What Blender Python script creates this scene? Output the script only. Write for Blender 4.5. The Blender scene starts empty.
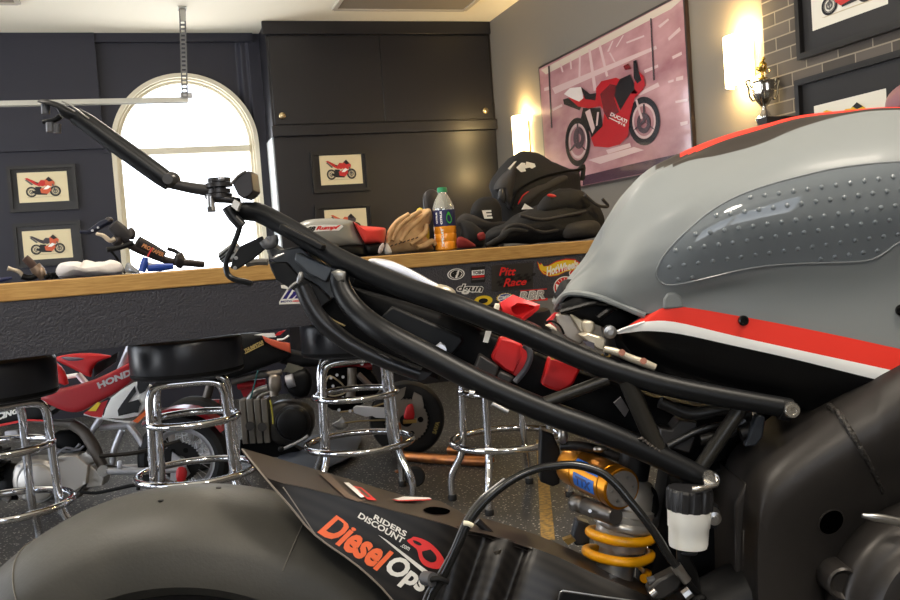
import bpy, bmesh, math, random
from mathutils import Vector, Matrix, noise, geometry
random.seed(7)
PI = math.pi
scene = bpy.context.scene
COL = scene.collection
# ------------------------------------------------------------------ camera
H = 0.92                                   # eye height
FPX = 950.0
YAW, PITCH, ROLL = math.radians(17.5), math.atan(50/FPX), math.radians(4.18)
Z = Vector((0, 0, 1))
FH = Vector((math.sin(YAW), math.cos(YAW), 0))
RH = Vector((math.cos(YAW), -math.sin(YAW), 0))
CF = FH*math.cos(PITCH) - Z*math.sin(PITCH)
CU0 = FH*math.sin(PITCH) + Z*math.cos(PITCH)
CR = RH*math.cos(ROLL) - CU0*math.sin(ROLL)
CU = CU0*math.cos(ROLL) + RH*math.sin(ROLL)
C0 = Vector((0, 0, H))
cd = bpy.data.cameras.new('camera'); cam = bpy.data.objects.new('camera', cd); COL.objects.link(cam)
m = Matrix.Identity(4)
for i in range(3):
    m[i][0], m[i][1], m[i][2], m[i][3] = CR[i], CU[i], -CF[i], C0[i]
cam.matrix_world = m
cd.sensor_width = 36; cd.lens = 36*FPX/900; cd.clip_start = 0.02
scene.camera = cam

def ray(px, py): return CF + CR*((px-450)/FPX) + CU*((300-py)/FPX)
def P(px, py, d): return C0 + ray(px, py)*d
def hit(px, py, p0, n):
    r = ray(px, py); return C0 + r*((p0-C0).dot(n)/r.dot(n))
# ------------------------------------------------------------------ materials
def lin(c):
    c /= 255.0
    return c/12.92 if c <= 0.04045 else ((c+0.055)/1.055)**2.4
def S(r, g, b): return (lin(r), lin(g), lin(b), 1)
MATS = {}
def mat(name, col, rough=.5, metal=0, coat=0, bump=None, vary=None, spec=.5, trans=0, emit=None, ior=1.45):
    if name in MATS: return MATS[name]
    m = bpy.data.materials.new(name); m.use_nodes = True
    nt = m.node_tree; b = nt.nodes['Principled BSDF']
    b.inputs['Base Color'].default_value = col
    b.inputs['Roughness'].default_value = rough
    b.inputs['Metallic'].default_value = metal
    b.inputs['Coat Weight'].default_value = coat
    b.inputs['Coat Roughness'].default_value = .06
    b.inputs['Specular IOR Level'].default_value = spec
    b.inputs['Transmission Weight'].default_value = trans
    b.inputs['IOR'].default_value = ior
    if emit:
        b.inputs['Emission Color'].default_value = emit[0]; b.inputs['Emission Strength'].default_value = emit[1]
    tc = nt.nodes.new('ShaderNodeTexCoord')
    if vary:                                # (scale, second colour, stretch)
        n = nt.nodes.new('ShaderNodeTexNoise'); n.inputs['Scale'].default_value = vary[0]; n.inputs['Detail'].default_value = 5
        mp = nt.nodes.new('ShaderNodeMapping')
        if len(vary) > 2: mp.inputs['Scale'].default_value = vary[2]
        nt.links.new(tc.outputs['Object'], mp.inputs['Vector']); nt.links.new(mp.outputs[0], n.inputs['Vector'])
        r = nt.nodes.new('ShaderNodeValToRGB'); r.color_ramp.elements[0].position = .35; r.color_ramp.elements[1].position = .65
        r.color_ramp.elements[0].color = col; r.color_ramp.elements[1].color = vary[1]
        nt.links.new(n.outputs[0], r.inputs[0]); nt.links.new(r.outputs[0], b.inputs['Base Color'])
    if bump:                                # (scale, strength, distance)
        n = nt.nodes.new('ShaderNodeTexNoise'); n.inputs['Scale'].default_value = bump[0]; n.inputs['Detail'].default_value = 3
        nt.links.new(tc.outputs['Object'], n.inputs['Vector'])
        k = nt.nodes.new('ShaderNodeBump'); k.inputs['Strength'].default_value = bump[1]; k.inputs['Distance'].default_value = bump[2] if len(bump) > 2 else .002
        nt.links.new(n.outputs[0], k.inputs['Height']); nt.links.new(k.outputs[0], b.inputs['Normal'])
    MATS[name] = m
    return m
black = mat('satin black metal', S(18, 18, 19), .35, 0, .1, spec=.35)
blackm = mat('matte black plastic', S(14, 14, 15), .5, spec=.3)
blackd = mat('deep black plastic', S(6, 6, 7), .6, spec=.15)
rubber = mat('black rubber', S(18, 18, 19), .65, bump=(90, .15))
chrome = mat('chrome', S(225, 225, 228), .07, 1)
steel = mat('brushed steel', S(170, 168, 165), .3, 1)
alu = mat('cast aluminium', S(165, 163, 160), .42, .75)
silver = mat('silver paint', S(205, 205, 210), .35, .5)
white = mat('white plastic', S(246, 245, 240), .45)
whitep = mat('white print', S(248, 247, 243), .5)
redp = mat('red plastic', S(206, 38, 42), .4)
redprint = mat('red print', S(222, 42, 40), .5)
blackprint = mat('black print', S(18, 18, 20), .5)
yellowp = mat('yellow print', S(240, 205, 50), .5)
bluep = mat('blue print', S(40, 60, 150), .5)
navyp = mat('navy print', S(38, 32, 120), .5)
orangep = mat('orange print', S(240, 112, 48), .45)
greyp = mat('grey print', S(95, 92, 88), .5)
gold = mat('gold anodised aluminium', S(206, 134, 30), .3, .92)
bluedec = mat('blue decal', S(35, 110, 210), .4)
clothb = mat('black nylon fabric', S(22, 22, 24), .75, bump=(60, .4, .004))
cream = mat('cream print paper', S(222, 208, 170), .6)
# ------------------------------------------------------------------ mesh builder
ORG = {}
def smooth_path(pts, n=4):
    p = [Vector(q) for q in pts]
    if n <= 1 or len(p) < 3: return p
    out = []
    for i in range(len(p)-1):
        a = p[i-1] if i else p[0]*2-p[1]
        b, c = p[i], p[i+1]
        d = p[i+2] if i+2 < len(p) else c*2-b
        for k in range(n):
            t = k/n
            out.append(.5*((2*b)+(c-a)*t+(2*a-5*b+4*c-d)*t*t+(3*b-a-3*c+d)*t**3))
    out.append(p[-1])
    return out
def smooth_loop(pts, n=3):
    p = [Vector(q) for q in pts]; N = len(p); out = []
    for i in range(N):
        a, b, c, d = p[i-1], p[i], p[(i+1) % N], p[(i+2) % N]
        for k in range(n):
            t = k/n
            out.append(.5*((2*b)+(c-a)*t+(2*a-5*b+4*c-d)*t*t+(3*b-a-3*c+d)*t**3))
    return out
def perp(d):
    d = d.normalized(); a = Z if abs(d.z) < .9 else Vector((1, 0, 0))
    u = d.cross(a).normalized(); return u, d.cross(u).normalized()
class MB:
    def __init__(s): s.v = []; s.f = []; s.m = []
    def add(s, vs, fs, mi=0):
        o = len(s.v); s.v += [Vector(v) for v in vs]
        for f in fs: s.f.append([i+o for i in f]); s.m.append(mi)
        return s
    def box(s, c, size, ax=None, mi=0):
        c = Vector(c); X, Y, W = ax or (Vector((1, 0, 0)), Vector((0, 1, 0)), Z)
        vs = [c+X*(a*size[0]/2)+Y*(b*size[1]/2)+W*(d*size[2]/2) for a in (-1, 1) for b in (-1, 1) for d in (-1, 1)]
        return s.add(vs, [(0, 1, 3, 2), (4, 6, 7, 5), (0, 4, 5, 1), (2, 3, 7, 6), (0, 2, 6, 4), (1, 5, 7, 3)], mi)
    def cyl(s, a, b, r0, r1=None, seg=20, mi=0, caps=True):
        a, b = Vector(a), Vector(b); r1 = r0 if r1 is None else r1; u, w = perp(b-a)
        vs = []
        for p, r in ((a, r0), (b, r1)):
            vs += [p+u*(r*math.cos(2*PI*i/seg))+w*(r*math.sin(2*PI*i/seg)) for i in range(seg)]
        fs = [(i, (i+1) % seg, seg+(i+1) % seg, seg+i) for i in range(seg)]
        if caps: fs += [tuple(range(seg-1, -1, -1)), tuple(range(seg, 2*seg))]
        return s.add(vs, fs, mi)
    def tube(s, pts, r, seg=10, n=4, closed=False, mi=0, flat=None):
        p = (smooth_loop(pts, n) if n > 1 else [Vector(q) for q in pts]) if closed else smooth_path(pts, n)
        N = len(p)
        rr = r if isinstance(r, (list, tuple)) else [r]*2
        vs = []; u = None
        for i in range(N):
            t = (p[(i+1) % N]-p[i-1]) if closed or 0 < i < N-1 else (p[1]-p[0] if i == 0 else p[-1]-p[-2])
            t = t.normalized()
            if u is None: u = perp(t)[0]
            u = (u-t*u.dot(t)).normalized(); w = t.cross(u)
            q = i/(N-1)*(len(rr)-1); k = min(int(q), len(rr)-2); rad = rr[k]+(rr[k+1]-rr[k])*(q-k)
            for j in range(seg):
                a = 2*PI*j/seg
                vs.append(p[i]+u*(rad*math.cos(a))+w*(rad*math.sin(a)))
        fs = []
        for i in range(N if closed else N-1):
            for j in range(seg):
                i2 = (i+1) % N
                fs.append((i*seg+j, i*seg+(j+1) % seg, i2*seg+(j+1) % seg, i2*seg+j))
        if not closed: fs += [tuple(range(seg-1, -1, -1)), tuple(range((N-1)*seg, N*seg))]
        return s.add(vs, fs, mi)
    def lathe(s, prof, o, ax=Z, seg=32, mi=0, closed=False):    # prof: (radius, along axis)
        o = Vector(o); ax = Vector(ax).normalized(); u, w = perp(ax); vs = []
        for r, h in prof:
            vs += [o+ax*h+u*(r*math.cos(2*PI*i/seg))+w*(r*math.sin(2*PI*i/seg)) for i in range(seg)]
        n = len(prof); fs = []
        for k in range(n if closed else n-1):
            k2 = (k+1) % n
            fs += [(k*seg+i, k*seg+(i+1) % seg, k2*seg+(i+1) % seg, k2*seg+i) for i in range(seg)]
        if not closed:
            if prof[0][0] > 1e-6: fs.append(tuple(range(seg-1, -1, -1)))
            if prof[-1][0] > 1e-6: fs.append(tuple(range((n-1)*seg, n*seg)))
        return s.add(vs, fs, mi)
    def grid(s, rows, mi=0, closed=False):
        n = len(rows[0]); vs = [v for r in rows for v in r]; fs = []
        for i in range(len(rows)-1):
            for j in range(n if closed else n-1):
                j2 = (j+1) % n
                fs.append((i*n+j, i*n+j2, (i+1)*n+j2, (i+1)*n+j))
        return s.add(vs, fs, mi)
    def prism(s, pts, off, mi=0):          # polygon pushed along off
        p = [Vector(q) for q in pts]; off = Vector(off); n = len(p)
        fs = [tuple(range(n)), tuple(range(2*n-1, n-1, -1))]+[(i, n+i, n+(i+1) % n, (i+1) % n) for i in range(n)]
        return s.add(p+[q+off for q in p], fs, mi)
    def poly(s, pts, mi=0): return s.add(pts, [tuple(range(len(pts)))], mi)
    def pillow(s, pts, off, back=None, mi=0, n=3, ctr=None, rings=(1, .97, .88, .72, .5, .25), pw=2.0, wob=0, wsc=9):
        # rounded solid inside an outline: off = half thickness towards the viewer, back = away
        p = smooth_loop(pts, n) if n > 1 else [Vector(q) for q in pts]
        c = Vector(ctr) if ctr else sum(p, Vector())/len(p)
        off = Vector(off); back = Vector(back) if back is not None else -off; N = len(p)
        rows = []
        def ring(k, o):
            h = (1-k**pw)**(1/pw) if k < 1 else 0
            r = []
            for q in p:
                w = c+(q-c)*k+o*h
                if wob: w = w+noise.noise_vector(w*wsc)*wob+noise.noise_vector(w*wsc*2.7)*wob*.5
                r.append(w)
            return r
        for k in reversed(rings[1:]): rows.append(ring(k, off))
        rows.append(ring(1, off))
        for k in rings[1:]: rows.append(ring(k, back))
        o = len(s.v); s.grid(rows, mi, True)
        a = len(s.v); s.v += [c+off, c+back]
        for j in range(N):
            j2 = (j+1) % N
            s.f.append([a, o+j2, o+j]); s.m.append(mi)
            l = o+(len(rows)-1)*N
            s.f.append([a+1, l+j, l+j2]); s.m.append(mi)
        return s
    def blob(s, c, r, ax=None, mi=0, wob=0, wsc=8, seg=24, pw=1.0):
        c = Vector(c); X, Y, W = ax or (Vector((1, 0, 0)), Vector((0, 1, 0)), Z); rows = []
        f = lambda t: math.copysign(abs(t)**pw, t)
        for i in range(1, seg//2):
            a = PI*i/(seg//2); row = []
            for j in range(seg):
                b = 2*PI*j/seg
                v = c+X*(r[0]*f(math.sin(a))*f(math.cos(b)))+Y*(r[1]*f(math.sin(a))*f(math.sin(b)))+W*(r[2]*f(math.cos(a)))
                if wob: v = v+noise.noise_vector(v*wsc)*wob
                row.append(v)
            rows.append(row)
        o = len(s.v); s.grid(rows, mi, True); a = len(s.v); s.v += [c+W*r[2], c-W*r[2]]
        l = o+(len(rows)-1)*seg
        for j in range(seg):
            s.f.append([a, o+j, o+(j+1) % seg]); s.m.append(mi); s.f.append([a+1, l+(j+1) % seg, l+j]); s.m.append(mi)
        return s
    def rest(s, z):                        # lower or lift everything so that it lies on z
        d = z-min(v.z for v in s.v)
        for v in s.v: v.z += d
        return d
    def build(s, name, mats, parent=None, ang=40, bevel=0, sub=0, flip=True, seg=2):
        me = bpy.data.meshes.new(name)
        if parent is None:
            xs = [v.x for v in s.v]; ys = [v.y for v in s.v]
            org = Vector(((min(xs)+max(xs))/2, (min(ys)+max(ys))/2, min(v.z for v in s.v)))
        else: org = ORG[parent.name]
        me.from_pydata([v-org for v in s.v], [], s.f)
        mats = mats if isinstance(mats, (list, tuple)) else [mats]
        for q in mats: me.materials.append(q)
        for i, p in enumerate(me.polygons): p.material_index = s.m[i]
        b = bmesh.new(); b.from_mesh(me)
        bmesh.ops.remove_doubles(b, verts=b.verts, dist=1e-6)
        if flip: bmesh.ops.recalc_face_normals(b, faces=b.faces)
        b.to_mesh(me); b.free()
        for p in me.polygons: p.use_smooth = True
        me.set_sharp_from_angle(angle=math.radians(ang))
        o = bpy.data.objects.new(name, me); COL.objects.link(o)
        if parent is None: o.location = org
        else: o.parent = parent
        ORG[o.name] = org
        if bevel:
            k = o.modifiers.new('bevel', 'BEVEL'); k.width = bevel; k.segments = seg; k.limit_method = 'ANGLE'; k.angle_limit = .6
        if sub:
            k = o.modifiers.new('sub', 'SUBSURF'); k.levels = k.render_levels = sub
        return o
def tag(o, label=None, cat=None, group=None, kind=None):
    if label: o['label'] = label
    if cat: o['category'] = cat
    if group: o['group'] = group
    if kind: o['kind'] = kind
    return o
def thing(name, loc, label, cat, group=None):
    o = bpy.data.objects.new(name, None); COL.objects.link(o); o.location = loc; o.empty_display_size = .05
    ORG[o.name] = Vector(loc)
    return tag(o, label, cat, group)
def copy_tree(o, parent=None):
    c = o.copy(); COL.objects.link(c)
    if parent is not None: c.parent = parent
    for ch in list(o.children): copy_tree(ch, c)
    return c
def tri(outline):                          # triangulated flat 2D outline -> verts, faces
    b = bmesh.new(); vs = [b.verts.new((x, y, 0)) for x, y in outline]; b.faces.new(vs)
    bmesh.ops.triangulate(b, faces=b.faces[:]); b.verts.index_update()
    r = [(v.co.x, v.co.y) for v in b.verts], [[v.index for v in f.verts] for f in b.faces]; b.free(); return r
def text2d(body, shear=0, bold=0, space=1.0):
    c = bpy.data.curves.new('lettering', 'FONT'); c.body = body; c.shear = shear; c.offset = bold; c.space_character = space; c.resolution_u = 3
    c.fill_mode = 'FRONT'
    o = bpy.data.objects.new('lettering', c); COL.objects.link(o)
    bpy.context.view_layer.update(); dg = bpy.context.evaluated_depsgraph_get()
    me = bpy.data.meshes.new_from_object(o.evaluated_get(dg))
    vs = [(v.co.x, v.co.y) for v in me.vertices]; fs = [list(p.vertices) for p in me.polygons]
    COL.objects.unlink(o); bpy.data.objects.remove(o); bpy.data.curves.remove(c); bpy.data.meshes.remove(me)
    x0 = min(v[0] for v in vs); x1 = max(v[0] for v in vs); y0 = min(v[1] for v in vs); y1 = max(v[1] for v in vs)
    return [((x-x0)/(x1-x0), (y-y0)/(y1-y0)) for x, y in vs], fs
def bil(q, u, v):                          # q: top-left, top-right, bottom-right, bottom-left
    a = [q[3][i]+(q[2][i]-q[3][i])*u for i in (0, 1)]; b = [q[0][i]+(q[1][i]-q[0][i])*u for i in (0, 1)]
    return a[0]+(b[0]-a[0])*v, a[1]+(b[1]-a[1])*v
def put(mb, shape, quad, surf, mi=0):      # flat 2D shape on a surface: surf(x, y) -> 3D point
    vs, fs = shape
    mb.add([surf(*bil(quad, u, v)) for u, v in vs], fs, mi)
def circ(cx, cy, rx, ry, n=24, a0=0, a1=2*PI):
    return [(cx+rx*math.cos(a0+(a1-a0)*i/n), cy+ry*math.sin(a0+(a1-a0)*i/n)) for i in range(n)]
def ringshape(cx, cy, rx, ry, k, n=28):
    o = circ(cx, cy, rx, ry, n); i = circ(cx, cy, rx*k, ry*k, n)
    return o+i, [[j, (j+1) % n, n+(j+1) % n, n+j] for j in range(n)]
UNIT = ([(0, 0), (1, 0), (1, 1), (0, 1)], [[0, 1, 2, 3]])
# ------------------------------------------------------------------ room shell
YB, ZC, XL, YF = 6.67, 2.495, -3.3, -3.2
XR = ray(492, 70).x/ray(492, 70).y*6.34
PB = (Vector((0, YB, 0)), Vector((0, 1, 0)))
PR = (Vector((XR, 0, 0)), Vector((1, 0, 0)))
def bw(px, py, o=0.0): return hit(px, py, Vector((0, YB-o, 0)), PB[1])
def rw(px, py, o=0.0): return hit(px, py, Vector((XR-o, 0, 0)), PR[1])
def fl(px, py): return hit(px, py, Vector((0, 0, 0)), Z)
def ce(px, py): return hit(px, py, Vector((0, 0, ZC)), Z)
paint = mat('charcoal wall paint', S(42, 42, 51), .45, bump=(140, .06), spec=.35)
paint2 = mat('charcoal cabinet paint', S(28, 27, 31), .33, bump=(120, .05))
taupe = mat('taupe wall paint', S(117, 110, 100), .6, bump=(140, .08))
ceilm = mat('warm white ceiling', S(246, 238, 218), .8, bump=(60, .1))
trimw = mat('cream painted window trim', S(214, 206, 184), .45)
def floor_material():
    m = mat('black rubber floor with pale flecks', S(46, 45, 45), .5)
    nt = m.node_tree; b = nt.nodes['Principled BSDF']; tc = nt.nodes.new('ShaderNodeTexCoord')
    v = nt.nodes.new('ShaderNodeTexVoronoi'); v.inputs['Scale'].default_value = 80
    nt.links.new(tc.outputs['Object'], v.inputs['Vector'])
    r = nt.nodes.new('ShaderNodeValToRGB'); r.color_ramp.elements[0].position = .16; r.color_ramp.elements[1].position = .3
    r.color_ramp.elements[0].color = S(214, 210, 202); r.color_ramp.elements[1].color = S(60, 59, 58)
    n = nt.nodes.new('ShaderNodeTexNoise'); n.inputs['Scale'].default_value = 40
    nt.links.new(tc.outputs['Object'], n.inputs['Vector'])
    r2 = nt.nodes.new('ShaderNodeValToRGB'); r2.color_ramp.elements[0].position = .42; r2.color_ramp.elements[1].position = .5
    mx = nt.nodes.new('ShaderNodeMix'); mx.data_type = 'RGBA'
    nt.links.new(v.outputs['Distance'], r.inputs[0]); nt.links.new(n.outputs[0], r2.inputs[0])
    nt.links.new(r2.outputs[0], mx.inputs['Factor']); mx.inputs[6].default_value = S(60, 59, 58)
    nt.links.new(r.outputs[0], mx.inputs[7]); nt.links.new(mx.outputs[2], b.inputs['Base Color'])
    return m
def brick_material():
    m = mat('grey brown thin brick', S(100, 92, 84), .85)
    nt = m.node_tree; b = nt.nodes['Principled BSDF']; tc = nt.nodes.new('ShaderNodeTexCoord')
    mp = nt.nodes.new('ShaderNodeMapping'); mp.inputs['Rotation'].default_value = (PI/2, 0, PI/2)
    sx = nt.nodes.new('ShaderNodeSeparateXYZ'); cx = nt.nodes.new('ShaderNodeCombineXYZ')
    nt.links.new(tc.outputs['Object'], sx.inputs[0]); nt.links.new(sx.outputs['Y'], cx.inputs['X']); nt.links.new(sx.outputs['Z'], cx.inputs['Y'])
    t = nt.nodes.new('ShaderNodeTexBrick'); t.inputs['Scale'].default_value = 1
    t.inputs['Brick Width'].default_value = .17; t.inputs['Row Height'].default_value = .05; t.inputs['Mortar Size'].default_value = .0028
    t.inputs['Color1'].default_value = S(100, 92, 84); t.inputs['Color2'].default_value = S(76, 70, 64); t.inputs['Mortar'].default_value = S(146, 135, 118)
    nt.links.new(cx.outputs[0], t.inputs['Vector']); nt.links.new(t.outputs['Color'], b.inputs['Base Color'])
    k = nt.nodes.new('ShaderNodeBump'); k.inputs['Strength'].default_value = .6; k.inputs['Distance'].default_value = .004; k.invert = True
    nt.links.new(t.outputs['Fac'], k.inputs['Height']); nt.links.new(k.outputs[0], b.inputs['Normal'])
    return m
tag(MB().box(((XL+XR)/2, (YB+YF)/2, -.05), (XR-XL+.4, YB-YF+.4, .1)).build('floor', floor_material()), kind='structure')
tag(MB().box(((XL+XR)/2, (YB+YF)/2, ZC+.05), (XR-XL+.4, YB-YF+.4, .1)).build('ceiling', ceilm), kind='structure')
# back wall with the arched window opening
wl, wr, zs = bw(112.5, 152).x, bw(258, 146).x, bw(185, 145.5).z
wc, wrad, zsill = (wl+wr)/2, (wr-wl)/2, .72
b = MB(); th = .18
def wquad(a, c):                            # rectangle x0,z0 - x1,z1 as a solid box
    b.box(((a[0]+c[0])/2, YB+th/2, (a[1]+c[1])/2), (c[0]-a[0], th, c[1]-a[1]))
wquad((XL-.2, 0), (wl, ZC)); wquad((wr, 0), (XR+.2, ZC)); wquad((wl, 0), (wr, zsill))
N = 32
for i in range(N):
    a0, a1 = PI-PI*i/N, PI-PI*(i+1)/N
    p0 = (wc+wrad*math.cos(a0), zs+wrad*math.sin(a0)); p1 = (wc+wrad*math.cos(a1), zs+wrad*math.sin(a1))
    b.prism([(p0[0], YB, p0[1]), (p1[0], YB, p1[1]), (p1[0], YB, ZC), (p0[0], YB, ZC)], (0, th, 0))
tag(b.build('wall_back', paint, ang=30), kind='structure')
# shallow upper panelling and cornice on the left
lx = bw(100, 100).x
tag(MB().box(((XL+lx)/2, YB-.02, (bw(50, 151).z+ZC)/2), (lx-XL, .04, ZC-bw(50, 151).z)).build('trim_1', paint), kind='structure')
zl = bw(100, 43).z
tag(MB().box(((lx+wr+.02)/2, YB-.014, (zl+ZC)/2), (wr+.02-lx, .028, ZC-zl)).build('trim_2', paint), kind='structure')
zb = bw(110, 151).z
tag(MB().box(((lx+wl-.02)/2, YB-.01, zb), (wl-.02-lx, .02, .025)).build('trim_3', paint), kind='structure')
# window: frame, mullion, panes
def arch(r, z0):
    return [(wc-r, z0)]+[(wc+r*math.cos(PI-PI*i/40), zs+r*math.sin(PI-PI*i/40)) for i in range(41)]+[(wc+r, z0)]
fr = MB()
for r0, r1, y0, y1 in ((wrad+.006, wrad-.022, YB-.02, YB+.01), (wrad-.0, wrad-.034, YB+.01, YB+.12), (wrad-.034, wrad-.052, YB+.05, YB+.1)):
    A, B_ = arch(r0, zsill-.02), arch(r1, zsill-.02); n = len(A)
    fr.grid([[(x, y0, z) for x, z in A], [(x, y0, z) for x, z in B_], [(x, y1, z) for x, z in B_], [(x, y1, z) for x, z in A], [(x, y0, z) for x, z in A]])
fr.box((wc, YB+.03, zsill-.01), (2*wrad+.1, .2, .04))
wf = tag(fr.build('window_1', trimw, ang=35), kind='structure')
MB().box((wc, YB+.06, bw(190, 149.5).z), (2*wrad-.1, .06, .045)).build('mullion', trimw, wf, bevel=.004)
gl = bpy.data.materials.new('window glass'); gl.use_nodes = True
nt = gl.node_tree; nt.nodes.clear()
o_ = nt.nodes.new('ShaderNodeOutputMaterial'); mx = nt.nodes.new('ShaderNodeMixShader'); tr = nt.nodes.new('ShaderNodeBsdfTransparent'); gs = nt.nodes.new('ShaderNodeBsdfGlossy')
gs.inputs['Roughness'].default_value = .03; mx.inputs[0].default_value = .05
nt.links.new(tr.outputs[0], mx.inputs[1]); nt.links.new(gs.outputs[0], mx.inputs[2]); nt.links.new(mx.outputs[0], o_.inputs[0])
MB().prism([(x, YB+.075, z) for x, z in arch(wrad-.06, zsill+.01)], (0, .006, 0)).build('glass_pane', gl, wf)
# right wall: painted part and brick part
yb = rw(771, 60).y
tag(MB().box((XR+.1, (yb+YB+.1)/2, ZC/2), (.2, YB+.1-yb, ZC)).build('wall_right', taupe), kind='structure')
tag(MB().box((XR+.085, (yb+YF)/2, ZC/2), (.23, yb-YF, ZC)).build('wall_brick', brick_material()), kind='structure')
# left wall with the open garage doorway the door track belongs to
b = MB(); gy0, gy1, gz = 1.0, 5.9, 2.2
b.box((XL-.1, (gy1+YB+.1)/2, ZC/2), (.2, YB+.1-gy1, ZC)); b.box((XL-.1, (gy0+gy1)/2, (gz+ZC)/2), (.2, gy1-gy0, ZC-gz)); b.box((XL-.1, (gy0+YF)/2, ZC/2), (.2, gy0-YF, ZC))
tag(b.build('wall_left', paint), kind='structure')
# unseen wall added behind the viewer to cut fill light, with a wide window
YW = -2.3; fx0, fx1, fz0, fz1 = -1.9, .5, .95, 2.15
b = MB()
b.box(((XL+fx0)/2, YW-.1, ZC/2), (fx0-XL, .2, ZC)); b.box(((XR+fx1)/2, YW-.1, ZC/2), (XR-fx1, .2, ZC)); b.box(((fx0+fx1)/2, YW-.1, fz0/2), (fx1-fx0, .2, fz0)); b.box(((fx0+fx1)/2, YW-.1, (fz1+ZC)/2), (fx1-fx0, .2, ZC-fz1))
tag(b.build('wall_front', taupe), kind='structure')
b = MB()
for x in (fx0, (fx0+fx1)/2, fx1): b.box((x, YW-.1, (fz0+fz1)/2), (.06, .1, fz1-fz0))
for z in (fz0, fz1): b.box(((fx0+fx1)/2, YW-.1, z), (fx1-fx0, .1, .06))
w2 = tag(b.build('window_2', trimw), kind='structure')
MB().box(((fx0+fx1)/2, YW-.1, (fz0+fz1)/2), (fx1-fx0-.06, .006, fz1-fz0-.06)).build('glass_pane', gl, w2)
# ------------------------------------------------------------------ built-in cabinet right of the window
CD = YB-6.34; YC = YB-CD
def cw(px, py, o=0.0): return hit(px, py, Vector((0, YC-o, 0)), PB[1])
cx0 = cw(270.5, 100).x; cx1 = XR-.004
zt0, zt1 = cw(400, 128).z+.035, cw(400, 128).z-.035
root = thing('built_in_cabinet', ((cx0+cx1)/2, YC+CD/2, 0), 'tall charcoal built-in cabinet filling the wall between arched window and corner', 'cabinet')
zsp = cw(300, 136).z
b = MB(); b.box(((cx0+cx1)/2, YC+CD/2, ZC/2), (cx1-cx0, CD-.002, ZC-.002)); b.build('cabinet_body', paint2, root, bevel=.003)
zc0 = cw(400, 35).z
MB().box(((cx0+cx1)/2-.01, YC-.015, (zc0+ZC)/2), (cx1-cx0+.02, .03, ZC-zc0-.002)).build('cornice', paint2, root, bevel=.003)
MB().box(((cx0+cx1)/2-.006, YC-.02, (zt0+zt1)/2), (cx1-cx0+.012, .04, zt0-zt1)).build('ledge', paint2, root, bevel=.004)
zz = (zt0+zc0)/2; xm = (cx0+cx1)/2-.02
for xa, xb in ((cx0+.015, xm-.001), (xm+.001, cx1-.02)):
    MB().box(((xa+xb)/2, YC-.006, zz), (xb-xa, .012, zc0-zt0-.02)).build('upper_door', paint2, root, bevel=.002)
for px, py in ((282, 116), (485, 111)):
    p = cw(px, py, .012); MB().lathe([(.0, -.022), (.012, -.021), (.021, -.016), (.024, -.006), (.024, .004)], p, (0, 1, 0), 24).build('round_knob', mat('brass knob', S(200, 180, 140), .25, .9), root)
MB().box((cx0-.004, YC+CD/2, (zsp+zsill)/2), (.008, CD-.03, zsp-zsill)).build('window_lit_side', mat('window lit side paint', S(196, 200, 200), .5), root)  # cabinet side coloured pale for the window light falling on it
# ------------------------------------------------------------------ ceiling vents
ventm = mat('grey vent metal', S(132, 122, 108), .5)
def vent(x0, x1, y0, y1, label):
    r = thing('ceiling_vent', ((x0+x1)/2, (y0+y1)/2, ZC-.03), label, 'vent', 'ceiling vents')
    f = MB()
    for c, s in ((((x0+x1)/2, y0, ZC-.008), (x1-x0, .03, .016)), (((x0+x1)/2, y1, ZC-.008), (x1-x0, .03, .016)), ((x0, (y0+y1)/2, ZC-.008), (.03, y1-y0, .016)), ((x1, (y0+y1)/2, ZC-.008), (.03, y1-y0, .016))): f.box(c, s)
    f.build('vent_frame', mat('vent rim', S(190, 180, 164), .5), r, bevel=.003)
    s = MB(); n = int((y1-y0)/.028)
    for i in range(n):
        y = y0+.02+(y1-y0-.03)*i/n
        s.box(((x0+x1)/2, y, ZC-.006), (x1-x0-.03, .02, .003), (Vector((1, 0, 0)), Vector((0, .9, -.35)), Vector((0, .35, .9))))
    s.build('louvres', ventm, r)
a, c = ce(334, 8), ce(463, 10)
vent(a.x, c.x, c.y-.62, a.y, 'grey louvred ceiling vent over the dark cabinet')
c = ce(18, 2); vent(c.x-.9, c.x, c.y-.4, c.y, 'ceiling vent corner cut by the top left edge of the photo')
# ------------------------------------------------------------------ garage door track hanging from the ceiling
top = ce(182, 9); d = (top-C0).dot(CF)
def tk(px, py): return hit(px, py, Vector((0, top.y, 0)), PB[1])
e = tk(188, 98); zr = e.z
galv = mat('galvanised steel', S(178, 176, 166), .42, .55)
r = thing('garage_door_track', (e.x, top.y, zr), 'galvanised garage door track hanging below the ceiling before the window', 'track')
x0 = XL+.05
b = MB()
b.box(((x0+e.x)/2, top.y, zr), (e.x-x0, .05, .004)); b.box(((x0+e.x)/2, top.y-.025, zr-.012), (e.x-x0, .004, .028)); b.box(((x0+e.x)/2, top.y+.025, zr-.012), (e.x-x0, .004, .028))
b.build('rail', galv, r)
b = MB(); hx0, hx1 = top.x, e.x-.02
for i in range(22):                         # perforated angle strap: rungs between the holes, plus both edges
    t = i/21; x = hx0+(hx1-hx0)*t; z = ZC+(zr-ZC)*t
    b.box((x, top.y-.03, z), (.028, .003, .012))
dx = Vector((hx1-hx0, 0, zr-ZC)); L = dx.length; W = dx.normalized(); X = W.cross(Vector((0, 1, 0)))
for s in (-1, 1): b.box(Vector(((hx0+hx1)/2, top.y-.03, (ZC+zr)/2))+X*(s*.015), (.008, .003, L), (X, Vector((0, 1, 0)), W))
b.box(Vector(((hx0+hx1)/2, top.y-.017, (ZC+zr)/2))+X*.018, (.003, .026, L), (X, Vector((0, 1, 0)), W))
b.build('perforated_strap', mat('dark zinc', S(105, 105, 105), .4, .7), r)
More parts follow.
